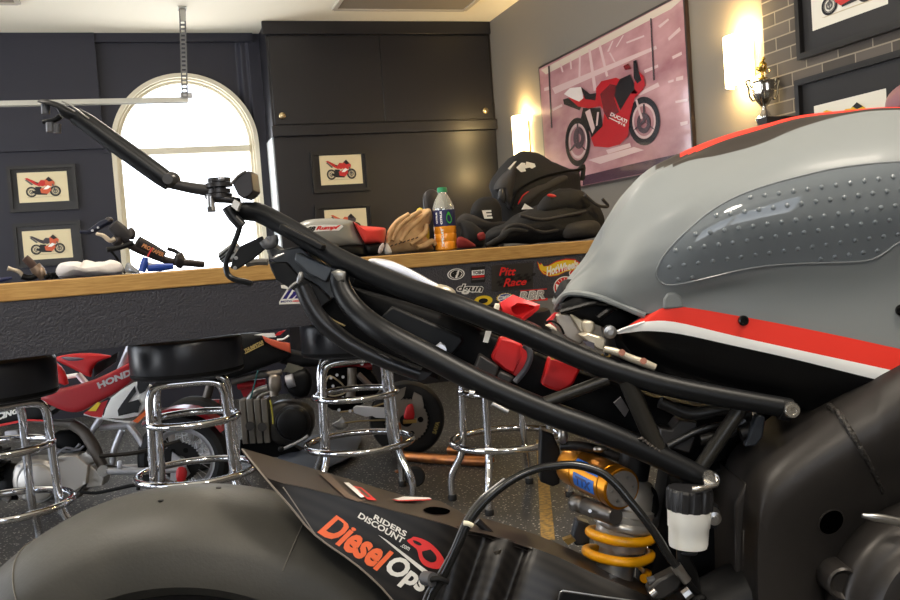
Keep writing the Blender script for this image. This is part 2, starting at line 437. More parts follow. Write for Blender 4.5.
MB().box((hx0, top.y-.02, ZC-.003), (.05, .09, .006)).box((hx0, top.y-.035, ZC-.04), (.03, .004, .08)).build('ceiling_bracket', galv, r)
MB().box((hx1+.01, top.y-.027, zr+.01), (.07, .006, .035)).build('splice_plate', mat('zinc plate', S(140, 142, 145), .35, .8), r)
# ------------------------------------------------------------------ framed motorcycle pictures
def bike_art(c1, c2):
    bk = blackprint; g = greyp
    L = [(([(.08, .12), (.95, .12), (.9, .1), (.1, .09)], [[0, 1, 2, 3]]), mat('print shadow', S(190, 176, 142), .6))]
    for cx in (.2, .8):
        L += [(ringshape(cx, .32, .14, .21, .74), bk), (ringshape(cx, .32, .1, .15, .86), g), (ringshape(cx, .32, .06, .09, .6), g)]
        for k in range(3):
            a = k*2*PI/3+.4; u = (math.cos(a)*.1, math.sin(a)*.15)
            L.append((([(cx-.012, .32), (cx+.012, .32), (cx+u[0], .32+u[1])], [[0, 1, 2]]), g))
    P_ = lambda pts, m_: L.append((tri(pts), m_))
    P_([(.3, .52), (.46, .5), (.45, .3), (.6, .24), (.58, .18), (.34, .2), (.2, .3), (.22, .36), (.3, .36)], bk)
    P_([(.05, .86), (.12, .88), (.3, .74), (.44, .62), (.42, .52), (.3, .6), (.14, .78)], c1)
    P_([(.06, .8), (.1, .82), (.26, .62), (.22, .58)], g)
    P_([(.3, .72), (.4, .68), (.44, .62), (.36, .64)], bk)
    P_([(.38, .66), (.46, .78), (.56, .76), (.64, .62), (.5, .52), (.4, .56)], c1)
    P_([(.56, .78), (.66, .9), (.8, .68), (.78, .56), (.68, .5), (.7, .36), (.6, .22), (.44, .26), (.42, .42), (.56, .5)], c2)
    P_([(.56, .5), (.62, .56), (.7, .5), (.6, .4), (.5, .4)], whitep)
    P_([(.58, .8), (.66, .9), (.76, .74), (.66, .7)], bk)
    P_([(.72, .6), (.75, .62), (.82, .32), (.79, .31)], g)
    return L
def framed(surf, ux, outer, inner, label, c1, c2, flip=False, tilt=0, paper=cream):
    # surf(px,py,o): wall point; ux: wall's horizontal axis; outer/inner: pixel boxes (x0,y0,x1,y1) taken at the middle of each side
    def rect(q, o):
        xm, ym = (q[0]+q[2])/2, (q[1]+q[3])/2
        a, c, t, u = surf(q[0], ym, o), surf(q[2], ym, o), surf(xm, q[1], o), surf(xm, q[3], o)
        k = 0 if ux.x else 1
        return a[k], c[k], u.z, t.z
    n = CFN[0] if ux.x else CFN[1]           # outward normal of the wall
    o = surf(0, 0, 0); base = o.y if ux.x else o.x
    def pt(h, z, off): return Vector((h, base-off, z)) if ux.x else Vector((base-off, h, z))
    a0, a1, z0, z1 = rect(outer, .02); b0, b1, y0, y1 = rect(inner, .012)
    r = thing('framed_picture', pt((a0+a1)/2, z0, .012), label, 'picture', 'framed motorcycle prints')
    fw = .022*(1 if a1 > a0 else -1)
    m_ = MB()
    O = [(a0, z0), (a1, z0), (a1, z1), (a0, z1)]; I = [(a0+fw, z0+.022), (a1-fw, z0+.022), (a1-fw, z1-.022), (a0+fw, z1-.022)]
    m_.grid([[pt(*q, .001) for q in O], [pt(*q, .03) for q in O], [pt(*q, .03) for q in I], [pt(*q, .012) for q in I]], closed=True)
    m_.build('frame', mat('black wood frame', S(30, 28, 27), .35), r, ang=30)
    MB().prism([pt(*q, .012) for q in I], pt(0, 0, .002)-pt(0, 0, .012)).build('mat_board', mat('charcoal mat board', S(27, 25, 25), .5, coat=.1), r)
    pr = MB(); pr.add([pt(b0, y0, .0145), pt(b1, y0, .0145), pt(b1, y1, .0145), pt(b0, y1, .0145)], [[0, 1, 2, 3]], 0)
    mats = [paper]
    for k, (sh, mm) in enumerate(bike_art(c1, c2)):
        if mm not in mats: mats.append(mm)
        i = mats.index(mm)
        f = lambda u, v: pt(b0+(b1-b0)*(.1+.8*(1-u if flip else u)), y0+(y1-y0)*(.08+.84*v), .0148+.0002*k)
        pr.add([f(u, v) for u, v in sh[0]], sh[1], i)
    pr.build('print', mats, r, flip=False)
    return r
CFN = (Vector((0, -1, 0)), Vector((-1, 0, 0))); UX = Vector((1, 0, 0)); UY = Vector((0, 1, 0))
rd, og, gr = mat('red ink', S(196, 48, 44), .6), mat('orange ink', S(206, 96, 62), .6), mat('dark grey ink', S(70, 62, 66), .6)
yl = mat('yellow ink', S(214, 170, 40), .6)
framed(bw, UX, (8, 165, 77, 211), (18, 172, 68, 202), 'picture of a red and grey motorcycle, upper one left of the arched window', rd, og)
framed(bw, UX, (14, 222, 82, 266), (23, 230, 72, 259), 'picture of a dark motorcycle, lower one left of the arched window', gr, og)
framed(cw, UX, (312, 151, 369, 192), (320, 155, 362, 184.5), 'picture of an all red motorcycle hung on the cabinet', rd, rd)
framed(cw, UX, (316, 204, 374, 246), (325, 209, 367, 238), 'half hidden picture above the grey tail fairing on the counter', og, gr)
pal = mat('white print paper', S(226, 220, 204), .6)
def bk(px, py, o=0.0): return rw(px, py, o+.03)
framed(bk, UY, (795, -62, 985, 31), (811, -40, 888, 18), 'large black framed picture of a red motorcycle high on the brick', rd, rd, True, paper=pal)
framed(bk, UY, (797, 52, 990, 150), (815, 97, 888, 138), 'black framed picture of a yellow motorcycle behind the tank top', yl, yl, False, paper=pal)
# ------------------------------------------------------------------ big poster on the right wall
r = thing('wall_poster', rw(617, 180), 'big glossy mauve poster of a red sport motorcycle on the right wall', 'poster')
q = [(541, 68), (691.5, -12), (694.5, 168), (550, 197)]
y0, y1 = rw(693, 80).y, rw(543.5, 100).y; zt, zb2 = rw(600, 37).z, rw(590, 187).z
def pp(y, z, o): return Vector((XR-o, y, z))
MB().box((XR-.011, (y0+y1)/2, (zt+zb2)/2), (.018, y1-y0, zt-zb2)).build('frame', mat('poster frame', S(40, 28, 26), .4), r)
posm = mat('mauve poster print', S(150, 100, 106), .22, coat=1.0, vary=(2.2, S(198, 152, 152), (1, 1, 2.5)))
pk = lambda n_, c_: mat(n_, c_, .22, coat=1.0)
pale, red1, red2, dk, dk2, strk, whp, mau = pk('poster pale band', S(206, 190, 172)), pk('poster red', S(176, 24, 34)), pk('poster dark red', S(112, 16, 26)), pk('poster black', S(24, 18, 22)), pk('poster dark grey', S(78, 60, 66)), pk('poster light streak', S(208, 178, 174)), pk('poster white', S(226, 214, 208)), pk('poster dark mauve', S(76, 48, 62))
mats = [posm, pale, red1, red2, dk, dk2, strk, whp, mau]
b = MB(); E = .0205
b.add([pp(y1-.012, zb2+.012, E), pp(y0+.012, zb2+.012, E), pp(y0+.012, zt-.012, E), pp(y1-.012, zt-.012, E)], [[0, 1, 2, 3]], 0)
K = [0]
def pa(pts, mi, z0=0.0, poly=True):
    K[0] += 1; e = E+.0003+.00012*K[0]
    sh = tri(pts) if poly else pts
    vs = []
    for x, y in sh[0]:
        p = rw(540+x/5, z0+y/5, e); p.y = min(max(p.y, y0+.014), y1-.014); p.z = min(max(p.z, zb2+.014), zt-.014); vs.append(p)
    b.add(vs, sh[1], mi)
pa([(5, 350), (655, 2), (760, -60), (760, -30), (655, 45), (30, 372)], 1)
pa([(215, 880), (480, 815), (690, 770), (760, 745), (760, 920), (215, 960)], 8)
for s in ([(60, 440), (580, 228), (585, 244), (75, 470)], [(480, 470), (590, 412), (598, 432), (500, 478)], [(240, 245), (252, 243), (284, 450), (268, 455)], [(292, 228), (304, 222), (342, 380), (330, 384)],
          [(360, 205), (368, 202), (345, 258), (335, 258)], [(412, 178), (420, 176), (385, 235), (378, 235)], [(640, 190), (698, 135), (704, 152), (644, 204)], [(660, 282), (708, 258), (710, 274), (664, 296)],
          [(195, 275), (204, 272), (202, 385), (192, 388)], [(148, 296), (156, 293), (160, 345), (152, 348)], [(98, 322), (106, 318), (118, 360), (110, 362)], [(345, 265), (352, 262), (378, 310), (370, 310)], [(430, 210), (520, 175), (522, 184), (434, 218)],
          [(590, 130), (640, 92), (646, 100), (600, 140)], [(640, 405), (668, 396), (668, 408), (642, 416)], [(680, 388), (716, 378), (716, 398), (680, 406)], [(676, 505), (738, 492), (738, 506), (678, 516)], [(20, 440), (45, 432), (45, 450), (22, 456)], [(60, 545), (110, 520), (112, 532), (64, 556)], [(520, 350), (590, 322), (592, 336), (524, 366)], [(700, 612), (738, 604), (738, 620), (704, 630)]): pa(s, 6)
pa([(550, 92), (557, 92), (574, 400), (566, 402)], 5); pa([(40, 330), (48, 328), (62, 640), (54, 640)], 5)
pa([(240, 800), (470, 735), (520, 750), (300, 820)], 6); pa([(330, 750), (450, 715), (455, 735), (340, 770)], 6)
# the motorcycle on the poster
pa(ringshape(520, 605, 80, 122, .74), 4, 0, False); pa(ringshape(520, 605, 58, 88, .86), 6, 0, False); pa(ringshape(518, 615, 34, 52, .5), 5, 0, False)
pa(ringshape(188, 710, 62, 122, .76), 4, 0, False); pa(ringshape(190, 705, 46, 88, .84), 6, 0, False); pa(ringshape(194, 690, 28, 54, .4), 5, 0, False)
for cx_, cy_, rx_, ry_ in ((520, 605, 56, 86), (188, 708, 45, 90)):
    for k in range(3):
        a_ = k*2.1+.5; ux_, uy_ = math.cos(a_)*rx_, math.sin(a_)*ry_
        pa([(cx_-6, cy_-4), (cx_+6, cy_+4), (cx_+ux_+4, cy_+uy_), (cx_+ux_-4, cy_+uy_)], 5)
pa([(215, 540), (300, 540), (315, 640), (262, 700), (250, 660), (200, 610)], 4)
pa([(225, 560), (250, 545), (275, 640), (262, 668)], 6); pa([(285, 560), (295, 560), (288, 625), (280, 630)], 6)
pa([(115, 497), (140, 490), (208, 530), (198, 552), (120, 522)], 4)
pa([(280, 440), (306, 406), (380, 388), (412, 402), (440, 462), (480, 470), (520, 425), (515, 448), (472, 492), (447, 595), (440, 680), (400, 722), (340, 738), (270, 732), (255, 690), (312, 632), (322, 552), (300, 530), (280, 490)], 2)
pa([(300, 470), (350, 420), (400, 430), (370, 490), (395, 560), (340, 600), (318, 560)], 3)
pa([(140, 487), (215, 477), (295, 492), (302, 530), (245, 542), (190, 532)], 2)
pa([(120, 470), (150, 440), (205, 435), (217, 490), (195, 508), (150, 488)], 7)
pa([(205, 435), (250, 470), (282, 465), (276, 502), (225, 495)], 4)
pa([(400, 395), (450, 372), (478, 440), (450, 470), (402, 552), (372, 482), (380, 430)], 4)
pa([(480, 345), (518, 380), (525, 428), (490, 470), (470, 440)], 2); pa([(466, 305), (482, 300), (488, 345), (508, 400), (486, 418), (468, 390)], 4); pa([(416, 330), (440, 318), (456, 345), (425, 350)], 3)
pa([(476, 500), (486, 497), (514, 590), (504, 596)], 6)
sh = text2d('DUCATI', .1, .03); put(b, sh, [(355, 560), (437, 600), (432, 618), (350, 578)], lambda x, y: rw(540+x/5, y/5, E+.012), 7)
put(b, UNIT, [(345, 586), (395, 610), (394, 614), (344, 590)], lambda x, y: rw(540+x/5, y/5, E+.012), 7)
put(b, text2d('916', .1, .02), [(392, 604), (428, 620), (425, 634), (389, 618)], lambda x, y: rw(540+x/5, y/5, E+.0122), 7)
b.build('print', mats, r, flip=False)
# ------------------------------------------------------------------ wall sconces
lampm = mat('lit frosted sconce glass', S(255, 236, 190), .5, emit=((1.0, .76, .36, 1), 9))
brassm = mat('dark bronze', S(90, 70, 45), .35, .8)
def sconce(px, py, hpx, label):
    p = rw(px, py); d = (p-C0).dot(CF); hh = hpx*d/FPX/2
    r = thing('wall_sconce', p-Z*hh, label, 'lamp', 'wall sconces')
    MB().box(p+Vector((-.009, 0, 0)), (.016, .1, hh*1.5)).build('back_plate', brassm, r, bevel=.003)
    rows = []
    for z in (-hh, -hh*.98, hh*.98, hh):
        k = .97 if abs(z) == hh else 1
        rows.append([p+Vector((-.02-.075*k*math.sin(PI*i/16), -.075*k*math.cos(PI*i/16), z)) for i in range(17)])
    rows2 = [[q+Vector((.005*math.sin(PI*i/16), .005*math.cos(PI*i/16), 0)) for i, q in enumerate(w)] for w in reversed(rows)]
    MB().grid(rows+rows2+[rows[0]]).build('lamp_shade', lampm, r)
    MB().box(p+Vector((-.045, 0, hh*.5)), (.07, .012, .01)).build('shade_arm', brassm, r)
    for s, e in ((1, 9), (-1, 6)):
        l = bpy.data.lights.new('sconce_bulb', 'POINT'); l.energy = e; l.color = (1, .70, .30); l.shadow_soft_size = .03
        lo = bpy.data.objects.new('sconce_bulb', l); COL.objects.link(lo); lo.location = p+Vector((-.06, 0, s*hh*1.0)) - r.location; lo.parent = r
sconce(527, 137, 42, 'glowing wall sconce between the dark cabinet and the poster')
sconce(747, 61, 50, 'glowing wall sconce behind the silver trophy')
# ------------------------------------------------------------------ trophy and shelf
tp = hit(765, 121, Vector((XR-.09, 0, 0)), PR[1]); d = (tp-C0).dot(CF); u = d/FPX          # u: metres per pixel there
shelf_y = hit(757, 121, Vector((XR-.175, 0, 0)), PR[1]).y
s1 = hit(786, 118, Vector((XR-.09, 0, 0)), PR[1]).y
tag(MB().box((XR-.105, (shelf_y+s1)/2, tp.z-.0125), (.14, shelf_y-s1, .024)).build('wall_shelf', mat('dark shelf wood', S(40, 34, 30), .4)), 'short dark wall shelf under the silver trophy', 'shelf')
r = thing('trophy', tp, 'silver and gold cup trophy with two handles and a rider figure', 'trophy')
def up(h): return tp+Z*(h*u)
MB().lathe([(9*u, 0), (9*u, 3*u), (6*u, 5*u), (4*u, 9*u), (2.5*u, 12*u), (2.5*u, 15*u)], tp, Z, 24).build('base', chrome, r)
prof = [(2.5, 14), (4, 16), (7, 20), (9.5, 26), (10.5, 32), (9.8, 37), (11, 39.5), (9, 40), (5, 42), (0, 43)]
rows = []
for i, (a_, h_) in enumerate(prof):          # fluted cup
    rows.append([up(h_)+Vector((math.cos(2*PI*j/48)*a_*u*(1+.06*math.cos(8*2*PI*j/48)), math.sin(2*PI*j/48)*a_*u*(1+.06*math.cos(8*2*PI*j/48)), 0)) for j in range(48)])
MB().grid(rows, 0, True).build('cup', mat('polished silver', S(200, 198, 190), .12, 1), r)
for s in (-1, 1):
    D = RH*s
    MB().tube([up(22)+D*7*u, up(21)+D*11*u, up(26)+D*14*u, up(33)+D*14.5*u, up(40)+D*17*u, up(41)+D*13*u, up(36)+D*13*u, up(34)+D*11*u], 1.0*u, 8, 4).build('handle', mat('polished silver', S(200, 198, 190), .12, 1), r)
goldm = mat('polished gold', S(230, 190, 90), .15, 1)
MB().lathe([(5*u, 0), (4.5*u, 2*u), (1.6*u, 3*u), (1.6*u, 6*u)], up(41), Z, 20).build('lid', goldm, r)
b = MB()
for s in (-1, 1): b.lathe([(2.8*u, -.5*u), (2.8*u, .5*u), (2.2*u, .5*u), (2.2*u, -.5*u)], up(49.5)+RH*s*5*u, FH, 20, closed=True)
b.pillow([up(50)-RH*5*u, up(54)-RH*6*u, up(53)-RH*1*u, up(54.5)+RH*3*u, up(57)+RH*5*u, up(50)+RH*4*u, up(48)], FH*1.2*u)
b.pillow([up(53)-RH*3*u, up(58)-RH*2*u, up(60)+RH*1*u, up(57)+RH*4.5*u, up(55)+RH*4*u, up(56.5)+RH*1*u, up(53)], FH*1.2*u)
b.blob(up(61.5)+RH*2*u, (1.9*u, 1.9*u, 2*u), seg=14)
b.cyl(up(46), up(49), 1.2*u)
b.build('rider_figure', goldm, r)
mp_ = hit(914, 115, Vector((XR-.14, 0, 0)), PR[1]); 
du = (mp_-C0).dot(CF)/FPX
tag(MB().box((XR-.125, mp_.y-.05, mp_.z-.0125), (.19, .36, .024)).build('wall_shelf', mat('dark shelf wood', S(40, 34, 30), .4)), 'short dark wall shelf under the mauve helmet at the right photo edge', 'shelf')
r = thing('racing_helmet', mp_, 'mauve rounded helmet shell at the right photo edge above the tank', 'helmet')
AY = Vector((0, -1.7, 0))
MB().pillow([mp_+AY*a*du+Z*h_*du*.72 for a, h_ in ((-18, 3), (-21, 18), (-17, 36), (-5, 47), (10, 48), (24, 38), (28, 20), (24, 2), (5, 0))], (.045, 0, 0)).build('shell', mat('mauve shell', S(150, 104, 112), .45), r)
MB().pillow([mp_+AY*a*du+Z*h_*du*.72-UX*.035 for a, h_ in ((2, 16), (2, 30), (14, 34), (25, 28), (26, 17), (14, 13))], (.02, 0, 0)).build('visor', mat('smoke visor', S(40, 30, 36), .15), r)
# ------------------------------------------------------------------ bar counter
ZT = H-.003
CA = math.radians(75.2)
CE = Vector((math.sin(CA), math.cos(CA), 0)); CN = Vector((-CE.y, CE.x, 0))          # along, and away from the viewer
K0 = P(0, 285, 2.75); K0.z = 0
def ck(px, py, o=0.0): return hit(px, py, K0-CN*o, CN)                                # on the counter's front plane
def ct(px, back=0.25):                                                                # on the counter top, that far behind its front edge
    r = ray(px, 283-.073*px); q = K0+CN*back
    p = C0+r*((q-C0).dot(CN)/r.dot(CN)); p.z = ZT; return p
def dep(p): return (p-C0).dot(CF)
wood = mat('honey maple edge', S(206, 164, 100), .4, vary=(14, S(184, 140, 80), (1.2, 1.2, 14)))
topm = mat('dark counter laminate', S(60, 54, 60), .25)
hammer = mat('black hammered panel', S(60, 61, 70), .42, bump=(150, 1.0, .006))
wh = (ck(0, 285)-ck(0, 303.5)).z; ah = (ck(0, 285)-ck(0, 362)).z
DW = .62
def cend(o): return CE*((XR-.012-(K0+CN*o).x)/CE.x)+K0+CN*o
fl_, fr_ = K0-CE*1.35, cend(0); bl_, br_ = fl_+CN*DW, cend(DW)
root = thing('bar_counter', ((fl_+br_)/2).to_tuple(), 'long bar counter with maple edge and black hammered front covered in stickers', 'counter')
mk = lambda p, z: Vector((p.x, p.y, z))
b = MB(); b.prism([mk(fl_, ZT-wh), mk(fr_, ZT-wh), mk(br_, ZT-wh), mk(bl_, ZT-wh)], (0, 0, wh)); b.build('counter_edge', wood, root, bevel=.004)
b = MB(); e2 = CN*.02; b.prism([mk(fl_+e2, ZT+.0002), mk(fr_+e2-CE*.01, ZT+.0002), mk(br_-CN*.02-CE*.01, ZT+.0002), mk(bl_-CN*.02, ZT+.0002)], (0, 0, .0012)); b.build('worktop', topm, root)
o1 = CN*.006
b = MB(); b.prism([mk(fl_+o1, ZT-ah), mk(fr_+o1, ZT-ah), mk(cend(.03), ZT-ah), mk(fl_+CN*.03, ZT-ah)], (0, 0, ah-wh)); b.build('apron', hammer, root, bevel=.002)
b = MB(); b.prism([mk(bl_-CN*.05, ZT-.12), mk(cend(DW-.05), ZT-.12), mk(cend(DW-.01), ZT-.12), mk(bl_-CN*.01, ZT-.12)], (0, 0, .12-wh)); b.build('rear_rail', blackm, root)
for q in (fl_+CE*.1+CN*.3, cend(.3)-CE*.22, cend(.56)-CE*.22):
    b = MB(); b.box(mk(q, (ZT-wh)/2), (.09, .09, ZT-wh), (CE, CN, Z)); b.build('leg', blackm, root, bevel=.004)
# stickers on the counter's front
SO = -.0055
def st(o): return lambda x, y: ck(x, y, SO+o)
def sticker(label, layers):
    b = MB(); mats = []
    for k, (sh, q, mm) in enumerate(layers):
        if mm not in mats: mats.append(mm)
        put(b, sh, q, st(.0008+.0004*k), mats.index(mm))
    return tag(b.build('sticker', mats, root, flip=False), label)
def bx(x0, y0, x1, y1, s=-.08):              # quad that follows the counter's slope
    dy = s*(x1-x0); return [(x0, y0-dy/2), (x1, y0+dy/2), (x1, y1+dy/2), (x0, y1-dy/2)]
def PX(pts): return (tri([(x, -y) for x, y in pts]), None)
def pxs(pts, mm):                            # polygon given straight in picture points
    xs = [p[0] for p in pts]; ys = [p[1] for p in pts]; x0, x1, y0, y1 = min(xs), max(xs), min(ys), max(ys)
    return (tri([((x-x0)/(x1-x0), (y1-y)/(y1-y0)) for x, y in pts]), [(x0, y0), (x1, y0), (x1, y1), (x0, y1)], mm)
def disc(n=28): return (circ(.5, .5, .5, .5, n), [list(range(n))])
def inset(q, k):
    cx, cy = sum(p[0] for p in q)/4, sum(p[1] for p in q)/4; return [(cx+(x-cx)*k, cy+(y-cy)*k) for x, y in q]
oq = bx(447.3, 268.5, 464.7, 279.8)
sticker('white oval emblem sticker', [(disc(), oq, whitep), (disc(), inset(oq, .86), blackprint), (disc(), inset(oq, .74), whitep), (ringshape(.5, .5, .3, .34, .55, 24), oq, blackprint),
        pxs([(452, 276), (455, 271), (457.5, 273), (454, 278)], blackprint), pxs([(455, 278), (458, 270), (459.5, 271), (457, 278.5)], whitep), pxs([(457.5, 277), (460, 271), (462, 273.5), (459.5, 277)], blackprint)])
sticker('black square sticker with white panel', [(UNIT, bx(471, 266.7, 485, 282.5), blackprint), (UNIT, bx(471.8, 270, 484.4, 275), whitep), (text2d('YOSHI', 0, .06), bx(472.4, 270.8, 483.8, 274.2), mat('sticker grey', S(90, 90, 92), .5)),
        (UNIT, bx(472, 275.4, 484.4, 277.6), redprint), (UNIT, bx(471.8, 278.6, 484.4, 279.8), greyp)])
chk = mat('dark chequer print', S(26, 24, 24), .5)
L = [(UNIT, bx(491.5, 264, 533, 290), mat('clear sticker film', S(56, 53, 51), .35))]
for i in range(9):
    for j in range(4):
        if (i+j) % 2 == 0:
            x0 = 494+i*3.8+(3-j)*2.2; y0 = 275+j*2.9-.06*(i*3.8); L.append((UNIT, [(x0+1.5, y0), (x0+5.1, y0-.25), (x0+3.6, y0+2.5), (x0, y0+2.75)], chk))
L += [(text2d('Pitt', .25, .025), [(499, 267.2), (516.5, 267.4), (515.6, 275.4), (499, 276)], redprint), (text2d('Race', .25, .025), [(504, 278.4), (527.2, 278), (526.2, 284.8), (503.2, 287.2)], redprint)]
sticker('chequered sticker in red script lettering', L)
sticker('white outlined script sticker', [(text2d('dgun', .2, .09), [(457, 283.5), (484, 284), (482.5, 295), (456, 294)], whitep), (text2d('dgun', .2, .02), [(457.6, 284.4), (483.4, 284.9), (482, 294), (456.8, 293)], blackprint)])
oq = bx(474, 295.6, 492.5, 306)
sticker('yellow oval sticker', [(disc(), oq, yellowp), (disc(), inset(oq, .5), blackprint)])
jag = [(.5+.5*math.cos(2*PI*i/36)*(1 if i % 2 else .86), .5+.5*math.sin(2*PI*i/36)*(1 if i % 2 else .8)) for i in range(36)]
oq = bx(496, 292.8, 514, 302.8)
sticker('yellow jagged sticker with blue lettering', [((jag, [list(range(36))]), oq, yellowp), (disc(), inset(oq, .84), whitep), (disc(), inset(oq, .74), bluep), (text2d('COMETIC', .1, .06), inset(oq, .62)[:0] or bx(498.6, 295.6, 511.4, 299.8), whitep)])
sticker('grey block letter sticker with red bar', [(UNIT, [(520, 290.4), (547, 288.4), (547, 289.4), (520, 291.4)], redprint), (UNIT, [(520, 300.4), (547.6, 297.9), (547.6, 300.2), (520, 302.6)], redprint), (text2d('RBR', .12, .06), [(519.4, 291.6), (546.2, 289.4), (545.4, 298.8), (518.6, 301.2)], whitep), (text2d('RBR', .12, .02), [(520.2, 292.3), (545.4, 290.2), (544.8, 298.2), (519.4, 300.4)], mat('sticker light grey', S(176, 174, 170), .5))])
flame = [(537, 261.6), (539.5, 265), (541, 263), (543, 266.5), (548, 266), (556, 261.5), (566, 259), (575, 259.4), (580, 263), (579.5, 267.5), (574, 270.5), (566, 272), (558, 276), (550, 277.2), (543, 274.5), (539, 269.5)]
def shrink(p, k):
    cx, cy = sum(q[0] for q in p)/len(p), sum(q[1] for q in p)/len(p); return [(cx+(x-cx)*k, cy+(y-cy)*(k-.06)) for x, y in p]
sticker('flame shaped sticker in red and yellow', [pxs([(x, y-.4) for x, y in flame], redprint), pxs(shrink(flame, .95), yellowp), pxs([(542, 270), (548, 273.5), (556, 270.5), (566, 267), (577, 265), (576.5, 267.6), (568, 269.6), (557, 273.5), (549, 275), (544, 272.5)], redprint),
        (text2d('HotWheels', .2, .035), [(546, 267.2), (578, 259.6), (578.4, 267.4), (546.6, 276.2)], whitep)])
oq = bx(553.4, 276.2, 575.5, 297.6)
nq = [sh for sh in [oq]]
L = [(disc(), oq, whitep), (disc(), inset(oq, .9), redprint)]
for k in range(7):
    a = PI*(.12+.76*k/6); L.append((([(.5+.22*math.cos(a), .5+.22*math.sin(a)), (.5+.42*math.cos(a-.05), .5+.42*math.sin(a-.05)), (.5+.42*math.cos(a+.05), .5+.42*math.sin(a+.05))], [[0, 1, 2]]), oq, whitep))
L += [(text2d('NGK', 0, .05), bx(556, 283.2, 572.6, 289.2), whitep), (UNIT, bx(556.6, 290.4, 572.4, 293.8), whitep), (text2d('SPARK PLUGS', 0, .02), bx(557.4, 291, 571.6, 293.2), redprint)]
sticker('round red and white sticker', L)
oq = bx(569, 268.6, 580, 277); sticker('small red oval sticker', [(disc(), oq, whitep), (disc(), inset(oq, .84), redprint)])
# racing association sticker: white trapezoid with two blue slashes
z_ = lambda x, y: (270+x/20, 280+y/20)
sticker('white sticker with two blue slashes', [pxs([z_(*p) for p in ((215, 100), (440, 95), (600, 150), (680, 470), (185, 490), (180, 440), (340, 180), (225, 165))], whitep),
        pxs([z_(*p) for p in ((340, 125), (440, 130), (445, 190), (330, 378), (250, 380), (385, 185))], navyp), pxs([z_(*p) for p in ((470, 225), (520, 230), (530, 290), (440, 372), (365, 376), (450, 270))], navyp), pxs([z_(*p) for p in ((545, 290), (600, 270), (620, 365), (490, 370))], navyp),
        (text2d('MOTO', 0, .05), [z_(215, 415), z_(440, 405), z_(440, 440), z_(215, 455)], navyp), (text2d('AMERICA', 0, .05), [z_(445, 405), z_(650, 395), z_(650, 435), z_(445, 440)], redprint)])
# ------------------------------------------------------------------ things on the counter
def on(px, h, back):                         # point h picture-points above the counter top
    p = ct(px, back); return p+Z*(h*dep(p)/FPX)
def span(lst, back):                         # outline given as (px, height above the edge line in px)
    return [on(x, h, back) for x, h in lst]
def edge(px): return 283-.073*px
def ol(lst, back): return [on(x, edge(x)-y, back) for x, y in lst]     # outline given as picture points
# juice bottle
p = ct(446.5, .16); u = dep(p)/FPX
r = thing('juice_bottle', p+Z*.0016, 'plastic bottle half full of orange juice with green cap and navy label', 'bottle')
o = p+Z*.0018
clear = bpy.data.materials.new('clear bottle plastic'); clear.use_nodes = True; nt = clear.node_tree; nt.nodes.clear()
o_ = nt.nodes.new('ShaderNodeOutputMaterial'); mx = nt.nodes.new('ShaderNodeMixShader'); m2 = nt.nodes.new('ShaderNodeMixShader'); tr = nt.nodes.new('ShaderNodeBsdfTransparent'); gs = nt.nodes.new('ShaderNodeBsdfGlossy'); df = nt.nodes.new('ShaderNodeBsdfDiffuse')
gs.inputs['Roughness'].default_value = .08; df.inputs[0].default_value = S(232, 232, 210); m2.inputs[0].default_value = .5; mx.inputs[0].default_value = .42
nt.links.new(gs.outputs[0], m2.inputs[1]); nt.links.new(df.outputs[0], m2.inputs[2]); nt.links.new(tr.outputs[0], mx.inputs[1]); nt.links.new(m2.outputs[0], mx.inputs[2]); nt.links.new(mx.outputs[0], o_.inputs[0])
juice = mat('orange juice', S(252, 160, 40), .25, coat=.5, spec=.5)
MB().lathe([(10*u, 24.2*u), (10.8*u, 41*u), (10.6*u, 43*u), (8.6*u, 49*u), (5.2*u, 55*u), (4.2*u, 57*u), (4.2*u, 58.5*u)], o, Z, 32).build('bottle_neck', clear, r)
MB().lathe([(0, 0), (9.6*u, 0), (11*u, 1.5*u), (11.2*u, 8*u), (10.7*u, 9*u), (11.2*u, 10*u), (11.2*u, 16*u), (10.7*u, 17*u), (11.2*u, 18*u), (11.2*u, 24*u), (0, 24*u)], o, Z, 32).build('juice', juice, r)
b = MB(); b.lathe([(10.95*u, 24.3*u), (11.1*u, 24.4*u), (11.1*u, 40.2*u), (10.95*u, 40.3*u)], o, Z, 40)
lab = b.build('paper_label', mat('navy label', S(30, 34, 82), .45), r)
def cylp(cx, h, rr):                         # points wrapped on the bottle's near side
    a = cx/11.0; return o-FH*(rr*math.cos(a))*u+RH*(rr*math.sin(a))*u+Z*h*u
b = MB()
leaf = smooth_loop([(4, 27, 0), (2, 31, 0), (3, 36, 0), (5, 38, 0), (7, 34, 0), (8, 30, 0), (6.5, 27, 0)], 3)
vs, fs = tri([(q.x, q.y) for q in leaf]); b.add([cylp(x, y, 11.25) for x, y in vs], fs)
b.build('green_leaf', mat('label green', S(70, 190, 60), .45), lab, flip=False)
b = MB()
for x0, x1, a, c in ((-4, -2, 26, 39), (-9, -7, 27, 38)):
    sh = text2d('CITRUS', 0, .05); b.add([cylp(x1-(x1-x0)*v, a+(c-a)*uu, 11.25) for uu, v in sh[0]], sh[1])
sh = text2d('TROPIC', 0, .05); b.add([cylp(-1.5-2.6*v, 4+18*(1-uu)*1.0, 11.35) for uu, v in sh[0]], sh[1])
b.build('label_lettering', whitep, lab, flip=False)
b = MB(); n = 36; rows = []
for rr, h in ((4.9, 58), (4.9, 61.6), (4.4, 62.8), (.01, 63)):
    rows.append([o+Vector((math.cos(2*PI*i/n)*rr*u*(1+.03*(i % 2)), math.sin(2*PI*i/n)*rr*u*(1+.03*(i % 2)), h*u)) for i in range(n)])
b.grid(rows, 0, True); b.build('cap', mat('green cap', S(20, 130, 80), .4), r)
